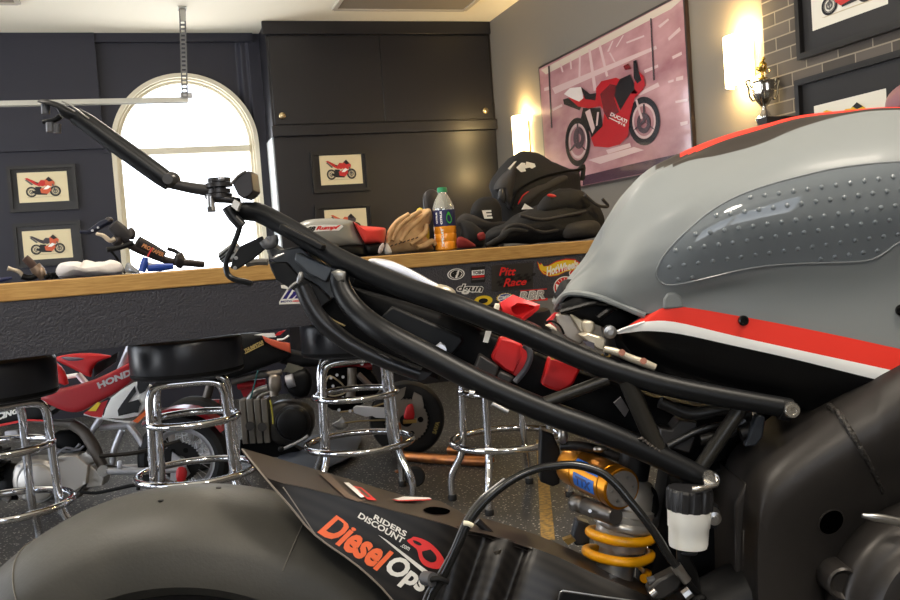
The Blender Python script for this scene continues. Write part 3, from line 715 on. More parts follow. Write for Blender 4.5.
# baseball glove
tan = mat('tan glove leather', S(214, 176, 128), .62, vary=(20, S(190, 150, 104)), bump=(30, .5, .004))
bk_ = .2
r = thing('baseball_glove', ct(410, bk_), 'tan leather baseball glove leaning beside the juice bottle', 'glove')
b = MB(); b.pillow(ol([(388, 243), (390, 232), (395, 225), (402, 218), (412, 213), (424, 208), (433, 207), (435, 214), (432, 222), (428, 226), (427, 234), (432, 243), (433, 249), (420, 250.5), (400, 251), (390, 250.5)], bk_), -FH*.055, FH*.03, wob=.006, wsc=14); b.rest(ZT+.0016); b.build('palm', tan, r)
for q, k in (([(389, 243), (393, 231), (401, 221), (412, 214)], .011), ([(394, 240), (400, 228), (409, 220), (424, 211)], .012), ([(402, 241), (410, 229), (420, 221), (432, 211)], .012), ([(412, 244), (420, 238), (427, 232), (429, 224)], .012), ([(418, 247), (426, 245), (433, 241), (436, 244)], .013)):
    MB().tube([c-FH*.05 for c in ol(q, bk_)], [k*.7, k, k*.9, k*.7], 10, 4).build('finger', tan, r)
lace = mat('dark lace', S(60, 40, 30), .6)
b = MB()
for i in range(7):
    x = 392+i*4.2; b.tube([c-FH*.06 for c in ol([(x, 246-i*1.3), (x+2.4, 244.6-i*1.3)], bk_)], .0022, 6, 1)
b.build('lacing', lace, r)
# yellow ball and dark cap behind the glove
p = ct(427, .32); u = dep(p)/FPX
r = tag(MB().blob(p+Z*(22.5*u)-RH*4*u, (8*u, 8*u, 22.5*u), seg=20).build('foam_pad', mat('yellow foam', S(206, 180, 50), .8, bump=(80, .3))), 'yellow foam pad standing behind the tan glove', 'pad')
r = thing('round_case', ct(437, .42), 'rounded black case standing upright behind the juice bottle', 'case')
b = MB(); b.pillow(ol([(428, 250), (427, 215), (427, 200), (431, 193.5), (438, 192), (446, 200), (449, 225), (448, 250)], .42), -FH*.035, FH*.035, pw=3); b.rest(ZT+.0016); b.build('case_shell', mat('grey black shell', S(48, 46, 48), .4), r)
b = MB(); b.tube(ol([(428.5, 246), (427.4, 215), (427.4, 200), (431.3, 194), (438, 192.5), (445.6, 200)], .42), .003, 6, 4); b.build('zip', blackd, r)
# grey and red tail fairing
bk_ = .16
greyf = mat('grey fairing paint', S(142, 142, 136), .32, coat=.4)
r = thing('tail_fairing', ct(345, bk_), 'grey motorcycle tail fairing with red end resting on the counter', 'fairing')
b = MB(); b.pillow(ol([(298, 243), (300, 226), (306, 221), (318, 218.4), (340, 218), (354, 220), (357, 223), (360, 233), (364, 244), (352, 246), (330, 248), (308, 250)], bk_), -FH*.075, FH*.075, n=3, pw=2.6); b.build('shell', greyf, r)
b = MB(); b.pillow(ol([(356, 221), (360, 224.4), (374, 226), (386, 227), (388, 230), (386.5, 238), (385, 242.5), (376, 243), (366, 244), (363, 238), (359, 229)], bk_), -FH*.072, FH*.072, n=2, pw=3); b.build('red_end', mat('red fairing paint', S(232, 70, 62), .32, coat=.4), r)
b = MB(); b.tube([c-FH*.07 for c in ol([(357.5, 222), (361, 231), (367, 243)], bk_)], .0018, 6, 3); b.build('seam', blackd, r)
dz = []
for q in ([(330, 249), (334, 246), (342, 244.5), (354, 243), (366, 245), (369, 252), (367, 255.5), (345, 256), (332, 256)], [(366, 245), (375, 244), (384, 243), (382, 250), (378, 255), (368, 255)]):
    b = MB(); b.pillow(ol(q, bk_), -FH*.06, FH*.06, n=2, pw=3); b.rest(ZT+.0016); b.build('seat_pad', blackm, r)
b = MB(); b.pillow([c-FH*.055 for c in ol([(379, 252), (381, 246), (385, 242), (386, 246), (382, 253)], bk_)], -FH*.01, n=2); b.build('clear_tab', mat('pale tab', S(216, 200, 196), .3), r)
def fsurf(o): return lambda x, y: on(x, edge(x)-y, bk_-.076-o)
def fpw(x, y, o):                            # follows the shell's curved near side
    c = ol([(335, 234)], bk_)[0]; q = on(x, edge(x)-y, bk_)
    return q-FH*(.0765+o)
b = MB()
lo = [(311.5, 227), (316, 225.4), (330, 224.6), (347, 225), (348, 226.5), (343.5, 230.4), (330, 230.8), (312, 232), (310.2, 230)]
vs, fs = tri(lo); b.add([fpw(x, y, .0) for x, y in vs], fs, 0)
for t_, q, mi in (('48', [(312, 226.8), (321.4, 226.2), (320.6, 231), (311, 231.4)], 1), ('Rumpf', [(322, 226.2), (345.6, 225), (343, 230), (321, 231)], 2)):
    sh = text2d(t_, .25, .06); put(b, sh, q, lambda x, y: fpw(x, y, .0006), mi)
b.build('lettering', [whitep, blackprint, redprint], r, flip=False)
# white knotted bag beside the fairing
b = MB(); b.pillow(ol([(384, 250), (385, 245), (388, 240), (391, 246), (391, 251), (386, 252)], .14), -FH*.02, n=2, wob=.004); b.rest(ZT+.0016)
tag(b.build('paper_tissue', mat('white tissue', S(228, 226, 220), .8)), 'small crumpled white tissue between grey fairing and tan glove', 'tissue')
# backpack
bk_ = .46
nyl, nyl2 = clothb, mat('charcoal nylon fabric', S(52, 50, 50), .7, bump=(70, .4, .003))
r = thing('backpack', ct(540, bk_), 'black backpack with white logo standing up behind the duffel bag', 'bag')
b = MB(); b.pillow(ol([(494, 196), (496, 186), (503, 176), (513, 166), (524, 159), (534, 157), (545, 161), (556, 168), (570, 172), (582, 176), (584, 190), (586, 215), (584, 242), (560, 246), (530, 247), (508, 245), (500, 225), (497, 208)], bk_), -FH*.11, FH*.12, wob=.01, wsc=9); b.rest(ZT+.0016); b.build('main_pocket', nyl, r)
b = MB(); b.pillow([c-FH*.07 for c in ol([(497, 190), (500, 182), (510, 172), (518, 166), (519, 180), (516, 196), (514, 210), (508, 206), (505, 192)], bk_)], -FH*.05, FH*.02, wob=.006); b.build('side_pocket', nyl2, r)
b = MB(); b.pillow([c-FH*.07 for c in ol([(515, 208), (520, 196), (534, 186), (550, 181), (566, 176), (570, 180), (556, 190), (540, 199), (524, 210)], bk_)], -FH*.05, FH*.02, wob=.004); b.build('strap_panel', nyl2, r)
b = MB()
b.tube([c-FH*.115 for c in ol([(512, 208), (518, 194), (532, 184), (548, 177.5), (566, 173.5), (584, 171)], bk_)], .006, 8, 4); b.build('zip', blackd, r)
b = MB(); b.tube([c-FH*.105 for c in ol([(519, 205), (525, 196), (534, 191), (545, 186)], bk_)], .003, 8, 4); b.build('piping', redp, r)
b = MB(); b.tube([c for c in ol([(552, 164), (566, 170), (580, 172), (588, 166), (586, 180)], bk_)], .011, 8, 4); b.build('top_handle', nyl, r)
b = MB(); b.pillow([c-FH*.10 for c in ol([(500, 200), (502, 190), (506, 188), (508, 196), (506, 204)], bk_)], -FH*.02, n=2); b.build('bottle_pouch', mat('glossy black pouch', S(60, 60, 62), .2), r)
def lsurf(x, y): return on(x, edge(x)-y, bk_-.135)
b = MB()
for pts in ([(521.5, 167.5), (527, 162.5), (531, 163), (530, 167), (525, 171)], [(532, 161.5), (540, 163.5), (541, 166.5), (537, 168.5), (531, 165)], [(526, 165.5), (536, 163.8), (536.5, 167), (527, 169)], [(523.6, 169.5), (530, 167), (531, 171), (526, 172)]):
    vs, fs = tri(pts); b.add([lsurf(x, y) for x, y in vs], fs)
vs, fs = tri([(513, 168.5), (520, 161.5), (522.5, 161), (515, 169.5)]); b.add([on(x, edge(x)-y, bk_-.125) for x, y in vs], fs)
b.build('logo', whitep, r, flip=False)
# duffel bag under the backpack
bk_ = .2
r = thing('duffel_bag', ct(545, bk_), 'large black duffel bag lying flat in front of the backpack', 'bag')
b = MB(); b.pillow(ol([(484, 240), (492, 232), (505, 226), (520, 216), (540, 209), (562, 206), (584, 201), (598, 206), (606, 218), (604, 232), (598, 240), (570, 243), (530, 246), (500, 247), (488, 247)], bk_), -FH*.11, FH*.09, wob=.01, wsc=10); b.rest(ZT+.0016); b.build('bag_body', nyl, r)
b = MB(); b.pillow([c-FH*.04 for c in ol([(538, 212), (546, 198), (562, 190), (578, 190), (590, 196), (592, 208), (580, 214), (558, 214)], bk_)], -FH*.05, FH*.03, wob=.008, wsc=12); b.build('end_flap', nyl, r)
b = MB(); b.pillow([c-FH*.095 for c in ol([(562, 226), (575, 222), (592, 221), (598, 226), (596, 236), (578, 238), (562, 238)], bk_)], -FH*.035, FH*.01, wob=.005); b.build('end_pocket', nyl2, r)
for q in ([(498, 240), (506, 228), (520, 225), (540, 232), (556, 230)], [(520, 216), (540, 220), (560, 217), (584, 212)], [(566, 229), (582, 226), (594, 230), (596, 238)], [(584, 196), (596, 206), (606, 207), (601, 200)]):
    b = MB(); b.tube([c-FH*.105 for c in ol(q, bk_)], .007, 8, 4); b.build('webbing_strap', nyl2, r)
b = MB(); vs, fs = tri([(524, 209), (527.5, 203), (532, 206), (536, 208.5)]); b.add([on(x, edge(x)-y, bk_-.1) for x, y in vs], fs); b.prism([on(x, edge(x)-y, bk_-.095) for x, y in ((524, 209), (527.5, 203), (532, 206), (536, 208.5))], FH*.004); b.build('white_tag', whitep, r)
b = MB(); b.pillow([c-FH*.09 for c in ol([(548, 196.6), (550, 194.6), (555, 195.4), (557, 197.4), (552, 198)], bk_)], -FH*.004, n=2); b.build('red_badge', redp, r)
# black cap with letter
bk_ = .33
r = thing('baseball_hat', ct(488, bk_), 'black cap with a white letter in front of the backpack', 'cap')
b = MB(); b.pillow(ol([(473, 222), (474, 210), (480, 202), (489, 198.5), (498, 200), (503, 206), (504, 216), (501, 246), (486, 247), (474, 247)], bk_), -FH*.05, FH*.04, wob=.003, pw=3); b.rest(ZT+.0016); b.build('crown', nyl, r)
b = MB(); b.pillow([c-FH*.03 for c in ol([(458, 221), (466, 214), (478, 216), (496, 222), (508, 221), (512, 226), (498, 231), (478, 229), (462, 227)], bk_)], -FH*.03, FH*.02, wob=.003); b.build('brim', nyl2, r)
b = MB(); sh = text2d('E', .0, .05); put(b, sh, [(484.5, 210), (494, 209.5), (494.6, 218), (486.4, 218.4)], lambda x, y: on(x, edge(x)-y, bk_-.054)); b.build('letter', whitep, r, flip=False)
# red and black glove bundle
bk_ = .14
r = thing('riding_glove', ct(474, bk_), 'crumpled black riding glove with red cuff right of the juice bottle', 'glove')
b = MB(); b.pillow(ol([(461, 246), (461, 228), (463, 222), (474, 222), (482, 230), (486, 238), (484, 247), (470, 248)], bk_), -FH*.06, FH*.05, wob=.008, wsc=16); b.rest(ZT+.0016); b.build('cuff', nyl, r)
for q in ([(458, 238), (463, 236), (472, 241), (476, 246), (458, 247.5)], [(477, 234), (484, 231.5), (485.5, 238), (480, 240)]):
    b = MB(); b.pillow([c-FH*.055 for c in ol(q, bk_)], -FH*.016, n=2, wob=.004); b.build('red_panel', mat('dark red fabric', S(128, 34, 34), .7), r)
# long dark garment strip bridging bag and bottle
b = MB(); b.tube(ol([(486, 243), (500, 236), (512, 228), (528, 229)], .03), [.008, .012, .012, .008], 10, 4); b.rest(ZT+.0016)
tag(b.build('carry_strap', nyl), 'black padded carry strap lying in front of the duffel bag', 'strap')
# handlebar with clutch lever in front of the window
bk_ = .3
r = thing('handlebar', ct(150, bk_), 'black bent handlebar with levers propped up before the arched window', 'handlebar')
gripm = mat('grip rubber', S(46, 44, 46), .6)
b = MB(); b.tube(ol([(120, 231), (128, 239), (136, 247), (160, 257), (172, 261), (186, 262), (204, 264)], bk_), [.0125, .0125, .013, .013, .012], 12, 4); b.build('bar', mat('dark bar', S(58, 52, 50), .4, .4), r)
b = MB(); b.tube(ol([(117, 224), (124, 231), (132, 238)], bk_), [.022, .025, .023], 14, 4); b.build('grip', gripm, r)
b = MB(); b.tube(ol([(140, 241), (152, 248), (164, 256)], bk_), .021, 14, 3); b.build('crossbar_pad', mat('black pad', S(40, 36, 36), .7), r)
b = MB(); sh = text2d('PRO TAPER', .1, .04); put(b, sh, [(146, 242.5), (166, 252.5), (164.4, 256.6), (143.6, 246.4)], lambda x, y: on(x, edge(x)-y, bk_-.0235)); b.build('pad_lettering', mat('orange pad print', S(206, 140, 90), .5), r, flip=False)
b = MB(); b.tube(ol([(84, 231), (92, 231.4), (98, 229), (108, 223), (116, 220)], bk_), [.006, .009, .013, .011], 10, 4); b.build('lever', mat('blue black lever', S(34, 38, 56), .35, .4), r)
for q in ((98, 230), (104, 227)):
    c = ol([q], bk_)[0]; MB().cyl(c-FH*.008, c-FH*.016, .004, seg=10).build('rivet', silver, r)
b = MB(); b.tube(ol([(100, 233), (107, 235), (113, 240), (118, 238)], bk_-.02), [.005, .008, .007], 10, 4); b.build('hot_start_lever', mat('pale lever', S(200, 186, 164), .4, .3), r)
for q, k in (((114, 219.5), (.014, .014, .011)), ((120, 240), (.02, .02, .02)), ((135, 233), (.014, .014, .022))):
    b = MB(); b.blob(ol([q], bk_)[0], k, seg=12); b.build('clamp', mat('clamp metal', S(70, 66, 66), .35, .6), r)
b = MB(); b.tube(ol([(109, 249), (122, 247), (136, 242)], bk_-.03), .009, 10, 3); b.build('perch', blackm, r)
b = MB(); b.tube(ol([(112, 250), (118, 258), (123, 268), (125, 274)], bk_-.03), .004, 8, 4); b.rest(ZT+.002); b.build('clutch_cable', blackd, r)
b = MB(); b.pillow(ol([(176, 256), (181, 251), (185, 255), (186, 262), (181, 268), (176, 265)], bk_), -FH*.03, n=2); b.tube(ol([(169.5, 248), (177, 250.5), (181, 254)], bk_), .007, 8, 3); b.build('bar_clamp', mat('clamp black', S(40, 38, 40), .4), r)
b = MB()
c0_, c1_ = ol([(157, 247)], bk_)[0], ol([(151, 256)], bk_)[0]; b.tube([c0_-FH*.024, (c0_+c1_)/2-FH*.026, c1_-FH*.024], .003, 6, 2); b.build('red_wire', redp, r)
# blue-handled tool
r = thing('pliers', ct(158, .14), 'blue handled pliers lying on the counter under the handlebar', 'tool')
blu = mat('blue grip', S(34, 70, 160), .4)
b = MB(); b.tube(ol([(142, 270), (145, 262), (147, 256)], .14), [.012, .013, .009], 10, 3); b.rest(ZT+.0016); b.build('grip', blu, r)
b = MB(); b.tube(ol([(148, 269), (160, 268), (173, 267)], .14), [.011, .014, .010], 10, 3); b.rest(ZT+.0016); b.build('grip', blu, r)
b = MB(); b.tube(ol([(145, 262), (152, 265), (160, 265)], .15), .009, 8, 3); b.rest(ZT+.012); b.build('jaw', silver, r)
# pale plastic bottle neck behind
b = MB(); b.pillow(ol([(126, 272), (127, 266), (130, 262), (137, 268), (140, 273)], .2), -FH*.02, n=2, wob=.004); b.rest(ZT+.0016)
tag(b.build('plastic_bag', mat('clear crumpled plastic', S(200, 204, 210), .2, trans=.5)), 'crumpled clear plastic wrap just left of the blue pliers', 'bag')
# folded white cloth
r = MB(); r.pillow(ol([(60, 276), (59, 269), (63, 264), (76, 263.5), (87, 264.5), (88, 261.5), (93, 264), (110, 263), (119, 265), (122, 272), (118, 276), (90, 278), (66, 279)], .2), -FH*.07, FH*.07, wob=.008, wsc=16, n=3); r.rest(ZT+.0016)
tag(r.build('folded_cloth', mat('white cotton', S(236, 230, 226), .85, bump=(24, .5, .01))), 'folded white cloth on the counter under the left pictures', 'cloth')
# left handlebar end
bk_ = .22
r = thing('brake_lever_assembly', ct(35, bk_), 'short brake lever with brown grip lying at the left counter end', 'lever')
b = MB(); b.tube(ol([(27, 257), (32, 262), (37, 268)], bk_), [.012, .013, .012], 12, 3); b.build('grip', mat('brown grip', S(78, 58, 50), .6), r)
b = MB(); b.tube(ol([(36, 266), (40, 272), (44, 278)], bk_), [.018, .02, .012], 12, 3); b.rest(ZT+.0016); b.build('clamp_body', mat('lever metal', S(150, 128, 108), .35, .6), r)
b = MB(); b.tube(ol([(9, 267.5), (14, 269), (20, 271), (24, 276)], bk_), [.008, .006, .007, .006], 10, 4); b.build('lever_blade', mat('pale lever', S(200, 186, 164), .4, .3), r)
b = MB(); b.tube(ol([(22, 277), (30, 279), (38, 276)], bk_), .01, 10, 3); b.rest(ZT+.0016); b.build('perch', blackm, r)
b = MB(); c = ol([(40, 271)], bk_)[0]; b.lathe([(.02, -.006), (.024, 0), (.02, .006), (.014, .006), (.014, -.006)], c, FH+RH*.8, 20, closed=True); b.build('ring_clamp', mat('lever metal', S(150, 128, 108), .35, .6), r)
b = MB()
for i in range(6): c = on(47+i*2.2, 2+(i % 2)*2, .2); b.blob(c, (.008, .008, .008), seg=10)
b.rest(ZT+.0016); tag(b.build('drive_chain', blackd), 'short black chain piece between the brake lever and white cloth', 'chain')
b = MB(); b.tube(ol([(-14, 284), (2, 281.5), (12, 279.5)], .18), [.006, .007, .004], 8, 3); b.rest(ZT+.0016); tag(b.build('screwdriver', mat('dark blue tool', S(34, 40, 80), .35)), 'dark blue thin tool at the far left end of the counter', 'tool')
# ------------------------------------------------------------------ bar stools
seatm = mat('black vinyl', S(28, 29, 34), .3, bump=(50, .05))
def make_stool():
    r = thing('bar_stool', (0, 0, 0), 'x', 'stool', 'chrome bar stools at the counter')
    V = Vector
    MB().lathe([(0, .56), (.176, .56), (.185, .562), (.189, .57), (.19, .668), (.186, .68), (.175, .686), (0, .688)], (0, 0, 0), Z, 48).build('seat', seatm, r)
    MB().lathe([(.186, .566), (.1905, .57), (.1905, .578), (.186, .582)], (0, 0, 0), Z, 48, closed=True).build('seat_piping', blackd, r)
    MB().box((0, 0, .552), (.2, .2, .012)).cyl((0, 0, .52), (0, 0, .556), .05, .06).build('swivel_plate', mat('dark steel plate', S(70, 70, 72), .4, .7), r, bevel=.003)
    hw = .125
    for s in (-1, 1):                       # two bent tubes, each one front or back pair of legs
        y = s*.082
        pts = [(-hw-.045, y*1.6, .0), (-hw-.042, y*1.6, .09), (-hw-.01, y*1.15, .185), (-hw-.004, y*1.05, .3), (-hw, y, .44), (-hw+.006, y, .505), (-hw+.035, y, .535), (0, y, .54), (hw-.035, y, .535), (hw-.006, y, .505), (hw, y, .44), (hw+.004, y*1.05, .3), (hw+.01, y*1.15, .185), (hw+.042, y*1.6, .09), (hw+.045, y*1.6, 0)]
        half = len(pts)//2
        sp = smooth_path(pts, 5); mid = len(sp)//2
        MB().tube(sp[:mid+1], .0135, 14, 1).build('leg', chrome, r)
        MB().tube(list(reversed(sp[mid:])), .0135, 14, 1).build('leg', chrome, r)
        for t in (-1, 1): MB().lathe([(.015, 0), (.016, .004), (.016, .018), (.0135, .022)], (t*(hw+.045), y*1.6, 0), Z, 14).build('foot_cap', rubber, r)
    for rad, z, nm in ((.155, .405, 'upper_ring'), (.2, .22, 'foot_ring')):
        MB().tube([(rad*math.cos(2*PI*i/40), rad*math.sin(2*PI*i/40), z) for i in range(40)], .0125, 14, 1, closed=True).build(nm, chrome, r)
    return r
st0 = make_stool()
spots = [((-17, 2.95), .9, 'leftmost chrome bar stool, cut by the left photo edge'),
         ((179, 3.25), .15, 'chrome bar stool in front of the red minibike rear wheel'),
         ((345, 3.56), .2, 'chrome bar stool in front of the black minibike, behind the carbon hugger'),
         ((493, 3.42), .5, 'chrome bar stool half hidden behind the black tail subframe')]
for i, ((px, d), rz, lab) in enumerate(spots):
    o = st0 if i == 0 else copy_tree(st0)
    p = P(px, edge(px), d); o.location = (p.x, p.y, 0); o.rotation_euler.z = rz-YAW; o['label'] = lab
# ------------------------------------------------------------------ minibikes behind the counter
def side_wheel(root, c, ax, R, tw, sprocket=True, knobs=False, rimcol=silver, side=-1):
    """spoked wheel; ax points away from the viewer"""
    k = tw/2
    prof = [(R-.1*tw-.03, -k*.75), (R-.03, -k), (R-.012, -k*.8), (R-.002, -k*.4), (R, 0), (R-.002, k*.4), (R-.012, k*.8), (R-.03, k), (R-.1*tw-.03, k*.75)]
    inn = R-.055
    tp_ = [(inn, -k*.7), (R-.035, -k), (R-.014, -k*.85), (R, -k*.3), (R, k*.3), (R-.014, k*.85), (R-.035, k), (inn, k*.7)]
    MB().lathe(tp_, c, ax, 56, closed=True).build('tyre', rubber, root)
    MB().lathe([(inn+.004, -k*.75), (inn+.004, -k*.6), (inn-.012, -k*.35), (inn-.012, k*.35), (inn+.004, k*.6), (inn+.004, k*.75), (inn-.004, k*.72), (inn-.018, k*.3), (inn-.018, -k*.3), (inn-.004, -k*.72)], c, ax, 48, closed=True).build('rim', rimcol, root)
    u, w = perp(ax); b = MB(); n = 28
    for i in range(n):
        a = 2*PI*i/n; a2 = a+(.5 if i % 2 else -.5); s = .022 if (i//2) % 2 else -.022
        b.cyl(c+ax*s+(u*math.cos(a2)+w*math.sin(a2))*.025, c+(u*math.cos(a)+w*math.sin(a))*(inn-.014), .0016, seg=5)
    b.build('spokes', silver, root)
    MB().lathe([(0, -.05), (.014, -.05), (.014, -.034), (.03, -.032), (.03, -.022), (.02, -.018), (.02, .018), (.03, .022), (.03, .032), (.014, .034), (.014, .05), (0, .05)], c, ax, 24).build('hub', alu, root)
def sprocket(root, c, ax, R, col, holes=6):
    u, w = perp(ax); b = MB(); n = 36; o = []; i_ = []
    for i in range(n*2):
        a = PI*i/n; rr = R if i % 2 else R*.93
        o.append(c+(u*math.cos(a)+w*math.sin(a))*rr); i_.append(c+(u*math.cos(a)+w*math.sin(a))*R*.3)
    t = ax*.005
    b.grid([[p-t for p in i_], [p-t for p in o], [p+t for p in o], [p+t for p in i_], [p-t for p in i_]], closed=True)
    s = b.build('sprocket', col, root)
    b = MB()
    for i in range(holes):
        a = 2*PI*i/holes; q = c+(u*math.cos(a)+w*math.sin(a))*R*.64; b.cyl(q-t*1.3, q+t*1.3, R*.13, seg=14)
    b.build('sprocket_holes', blackd, s)
def plane_pts(px_d):
    d, = px_d
    return lambda x, y, o=0.0: P(x, y, d-o)
def bikekit(d):
    u = d/FPX
    f = lambda x, y, o=0.0: P(x, y, d-o)
    L = lambda pts, o=0.0: [P(x, y, d-o) for x, y in pts]
    return u, f, L
red2 = mat('crimson bike plastic', S(176, 34, 42), .35, coat=.4)
greym = mat('grey frame paint', S(120, 116, 112), .4, .4)
# --- red minibike
D1 = 3.72; u, f, L = bikekit(D1)
rw_c = f(184, 459); R1 = rw_c.z
r = thing('minibike', Vector((f(60, 459).x, f(60, 459).y, 0)), 'red minibike with silver engine parked behind the two left stools', 'motorcycle')
side_wheel(r, rw_c, FH, R1, .075)
fc = f(-128, 482); fc.z = R1; side_wheel(r, fc, FH, R1, .07)
o_ = rw_c-FH*.045; sprocket(r, o_, FH, .078, mat('dark sprocket', S(28, 27, 27), .4, .3))
b = MB(); b.tube(L([(103, 471), (140, 471), (186, 469)], .06), [.014, .013, .012], 10, 2); b.tube(L([(103, 469), (140, 467), (186, 464)], -.06), .013, 10, 2); b.build('swingarm', silver, r)
b = MB(); b.tube(L([(100, 456), (140, 452), (180, 441)], .047), .009, 6, 3); b.tube(L([(106, 466), (140, 470), (180, 474)], .047), .006, 6, 3); b.build('chain', mat('chain steel', S(62, 58, 54), .4, .7), r)
MB().pillow(L([(117, 462), (119, 460), (122, 461), (122, 469), (117, 469)], .07), -FH*.005, n=1).build('chain_guide', silver, r)
MB().prism(L([(172, 452), (183, 460), (190, 474), (180, 484), (170, 480)], .062), FH*.006).build('adjuster_plate', silver, r)
MB().pillow(L([(176, 472), (179, 467), (186, 468), (187, 476), (183, 482), (177, 481)], .075), -FH*.008, n=2).build('axle_block', redp, r)
MB().prism(L([(175, 481), (186, 480), (185, 487), (176, 488)], .075), FH*.01).build('axle_nut', mat('brass nut', S(170, 140, 80), .35, .8), r)
# engine
al2 = mat('light engine casing', S(178, 172, 164), .38, .55)
b = MB(); b.pillow(L([(17, 490), (16, 470), (22, 460), (38, 457), (55, 460), (58, 480), (50, 495), (30, 500)], .04), -FH*.05, FH*.09, pw=4, n=2); b.build('crankcase', al2, r)
b = MB(); b.prism(L([(48, 462), (60, 456), (76, 456), (88, 466), (86, 484), (70, 494), (56, 496), (50, 480)], .095), FH*.09); b.build('clutch_cover', al2, r, bevel=.003)
b = MB(); b.prism(L([(76, 456), (86, 462), (104, 477), (102, 486), (86, 488), (88, 468)], .07), FH*.08); b.build('gearbox_cover', mat('pale casing', S(196, 192, 186), .4, .5), r, bevel=.004)
b = MB(); b.lathe([(0, -.03), (.055, -.028), (.068, -.02), (.073, 0), (.073, .03)], f(38, 482, .1), FH, 32); b.build('flywheel_cover', mat('pale casing', S(196, 192, 186), .4, .5), r)
b = MB(); b.lathe([(.076, -.012), (.082, 0), (.076, .02)], f(38, 482, .095), FH, 32); b.build('cover_rim', alu, r)
b = MB()
for q in ((24, 497), (57, 461), (19, 466), (84, 483)): b.cyl(f(*q, .12), f(*q, .1), .006, seg=8)
b.build('case_bolts', steel, r)
b = MB()
for i in range(7): b.box(f(-14+0*i, 452+i*4.5, .02), (.15, .1, .008), (RH, FH, Z))
b.box(f(-14, 465, .02), (.1, .08, .13), (RH, FH, Z)); b.build('cylinder_fins', blackm, r)
b = MB(); b.pillow(L([(-2, 464), (10, 462), (20, 464), (18, 500), (0, 500)], .0), -FH*.03, n=1); b.build('engine_side', blackm, r)
# frame
b = MB()
b.tube(L([(72, 424), (84, 432), (93, 446), (100, 460), (104, 470)], .03), [.022, .024, .02], 12, 3); b.build('main_frame', mat('bronze grey frame', S(104, 98, 92), .45, .4), r)
for q in ([(102, 416), (94, 428), (86, 440)], [(128, 424), (140, 440), (150, 460)], [(122, 430), (114, 450), (112, 466)], [(-60, 392), (-30, 410), (30, 420), (72, 424)], [(-60, 392), (-50, 430), (-20, 480), (10, 500)], [(40, 498), (70, 500), (100, 474)]):
    b = MB(); b.tube(L(q, .02), .013, 10, 3); b.build('frame_tube', silver if q[0][0] > 90 else greym, r)
b = MB(); b.tube(L([(110, 397), (120, 374), (129, 352), (134, 338)], -.02), .019, 12, 2); b.build('shock_tube', silver, r)
# plastics
W = .055
b = MB(); b.pillow(L([(32, 397), (44, 393), (54, 391), (66, 388), (80, 384), (100, 377), (117, 369), (131, 362), (139, 362), (139, 374), (122, 389), (107, 398), (95, 404), (83, 411), (72, 412), (60, 409), (47, 403)], .06), -FH*.02, FH*.16, n=2, pw=5, ctr=f(88, 394, .06)); bod = b.build('seat_cowl', red2, r)
b = MB(); put(b, text2d('HONDA', 0, .05), [(96.5, 383), (139, 365), (139.5, 372), (99, 389)], lambda x, y: f(x, y, .083)); b.build('lettering', mat('pale grey print', S(196, 190, 190), .5), bod, flip=False)
for q, o in (([(55, 357.5), (70, 354), (90, 353), (108, 355), (111, 357), (98, 362), (92, 370), (91, 377), (82, 373), (70, 367), (58, 361)], .07), ([(53, 362), (58, 364), (64, 371), (68, 384), (62, 384), (54, 378)], .08)):
    b = MB(); b.pillow(L(q, o), -FH*.015, n=2, pw=4); b.build('fender_panel', redp, r)
b = MB(); b.pillow(L([(60, 357), (70, 356.5), (88, 358), (80, 361), (68, 361)], .078), -FH*.012, n=2); b.build('graphic_stripe', mat('grey graphic', S(110, 104, 116), .4), r)
b = MB(); b.tube(L([(54, 378), (65, 377), (78, 375)], -.04), .009, 8, 2); b.build('far_frame_tube', white, r)
b = MB(); b.tube(L([(78, 374), (83, 380), (87, 384)], -.02), .013, 8, 2); b.build('brake_line_tube', silver, r)
b = MB(); b.prism(L([(94, 365), (108, 358), (118, 352), (116, 362), (104, 370), (94, 377)], .03), FH*.02); b.build('air_vent', blackm, r)
b = MB(); uu, ww = perp(FH); rows = []
for k in range(13):
    a = math.radians(-38+k*8); c_ = rw_c+(Z*math.cos(a)+RH*math.sin(a))*(R1+.028); n_ = (c_-rw_c).normalized()
    rows.append([c_-FH*.05-n_*.012, c_-FH*.045, c_, c_+FH*.045, c_+FH*.05-n_*.012])
b.grid(rows); b.grid([[p-(p-rw_c).normalized()*.004 for p in r_] for r_ in rows]); b.build('rear_fender', red2, r, flip=False)
# number panel with the black figure
b = MB(); b.pillow(L([(103, 418), (106, 408), (111, 398), (122, 389), (134, 382), (143, 381), (152, 386), (150, 402), (145, 409), (138, 416), (124, 418.5)], .065), -FH*.012, FH*.03, n=1, pw=5); npn = b.build('number_panel', whitep, r)
b = MB(); g = lambda x, y: f(80+x/8.57, 370+y/8.57, .081)
for pts in ([(322, 345), (350, 300), (470, 135), (482, 185), (415, 278), (425, 295), (500, 252), (525, 290), (510, 315), (500, 365), (465, 365), (450, 335), (330, 395)], [(490, 95), (560, 85), (600, 110), (560, 180), (510, 210), (490, 150)]):
    vs, fs = tri(pts); b.add([g(x, y) for x, y in vs], fs)
b.build('figure', blackprint, npn, flip=False)
b = MB(); b.prism(L([(84, 413), (100, 403), (108, 400), (104, 410), (102, 417), (92, 416)], .068), -FH*.006); b.build('red_side_panel', redp, r)
b = MB(); b.prism(L([(88, 411), (98, 402), (101, 403), (96, 411)], .075), -FH*.003); b.build('yellow_flash', yellowp, r)
b = MB(); b.tube(L([(84, 414), (100, 418), (118, 421), (130, 422)], .06), .004, 6, 3); b.build('panel_rim', white, r)
b = MB(); b.prism(L([(133, 421), (146, 410), (149, 412), (138, 423)], .07), -FH*.004); b.build('orange_flash', orangep, r)
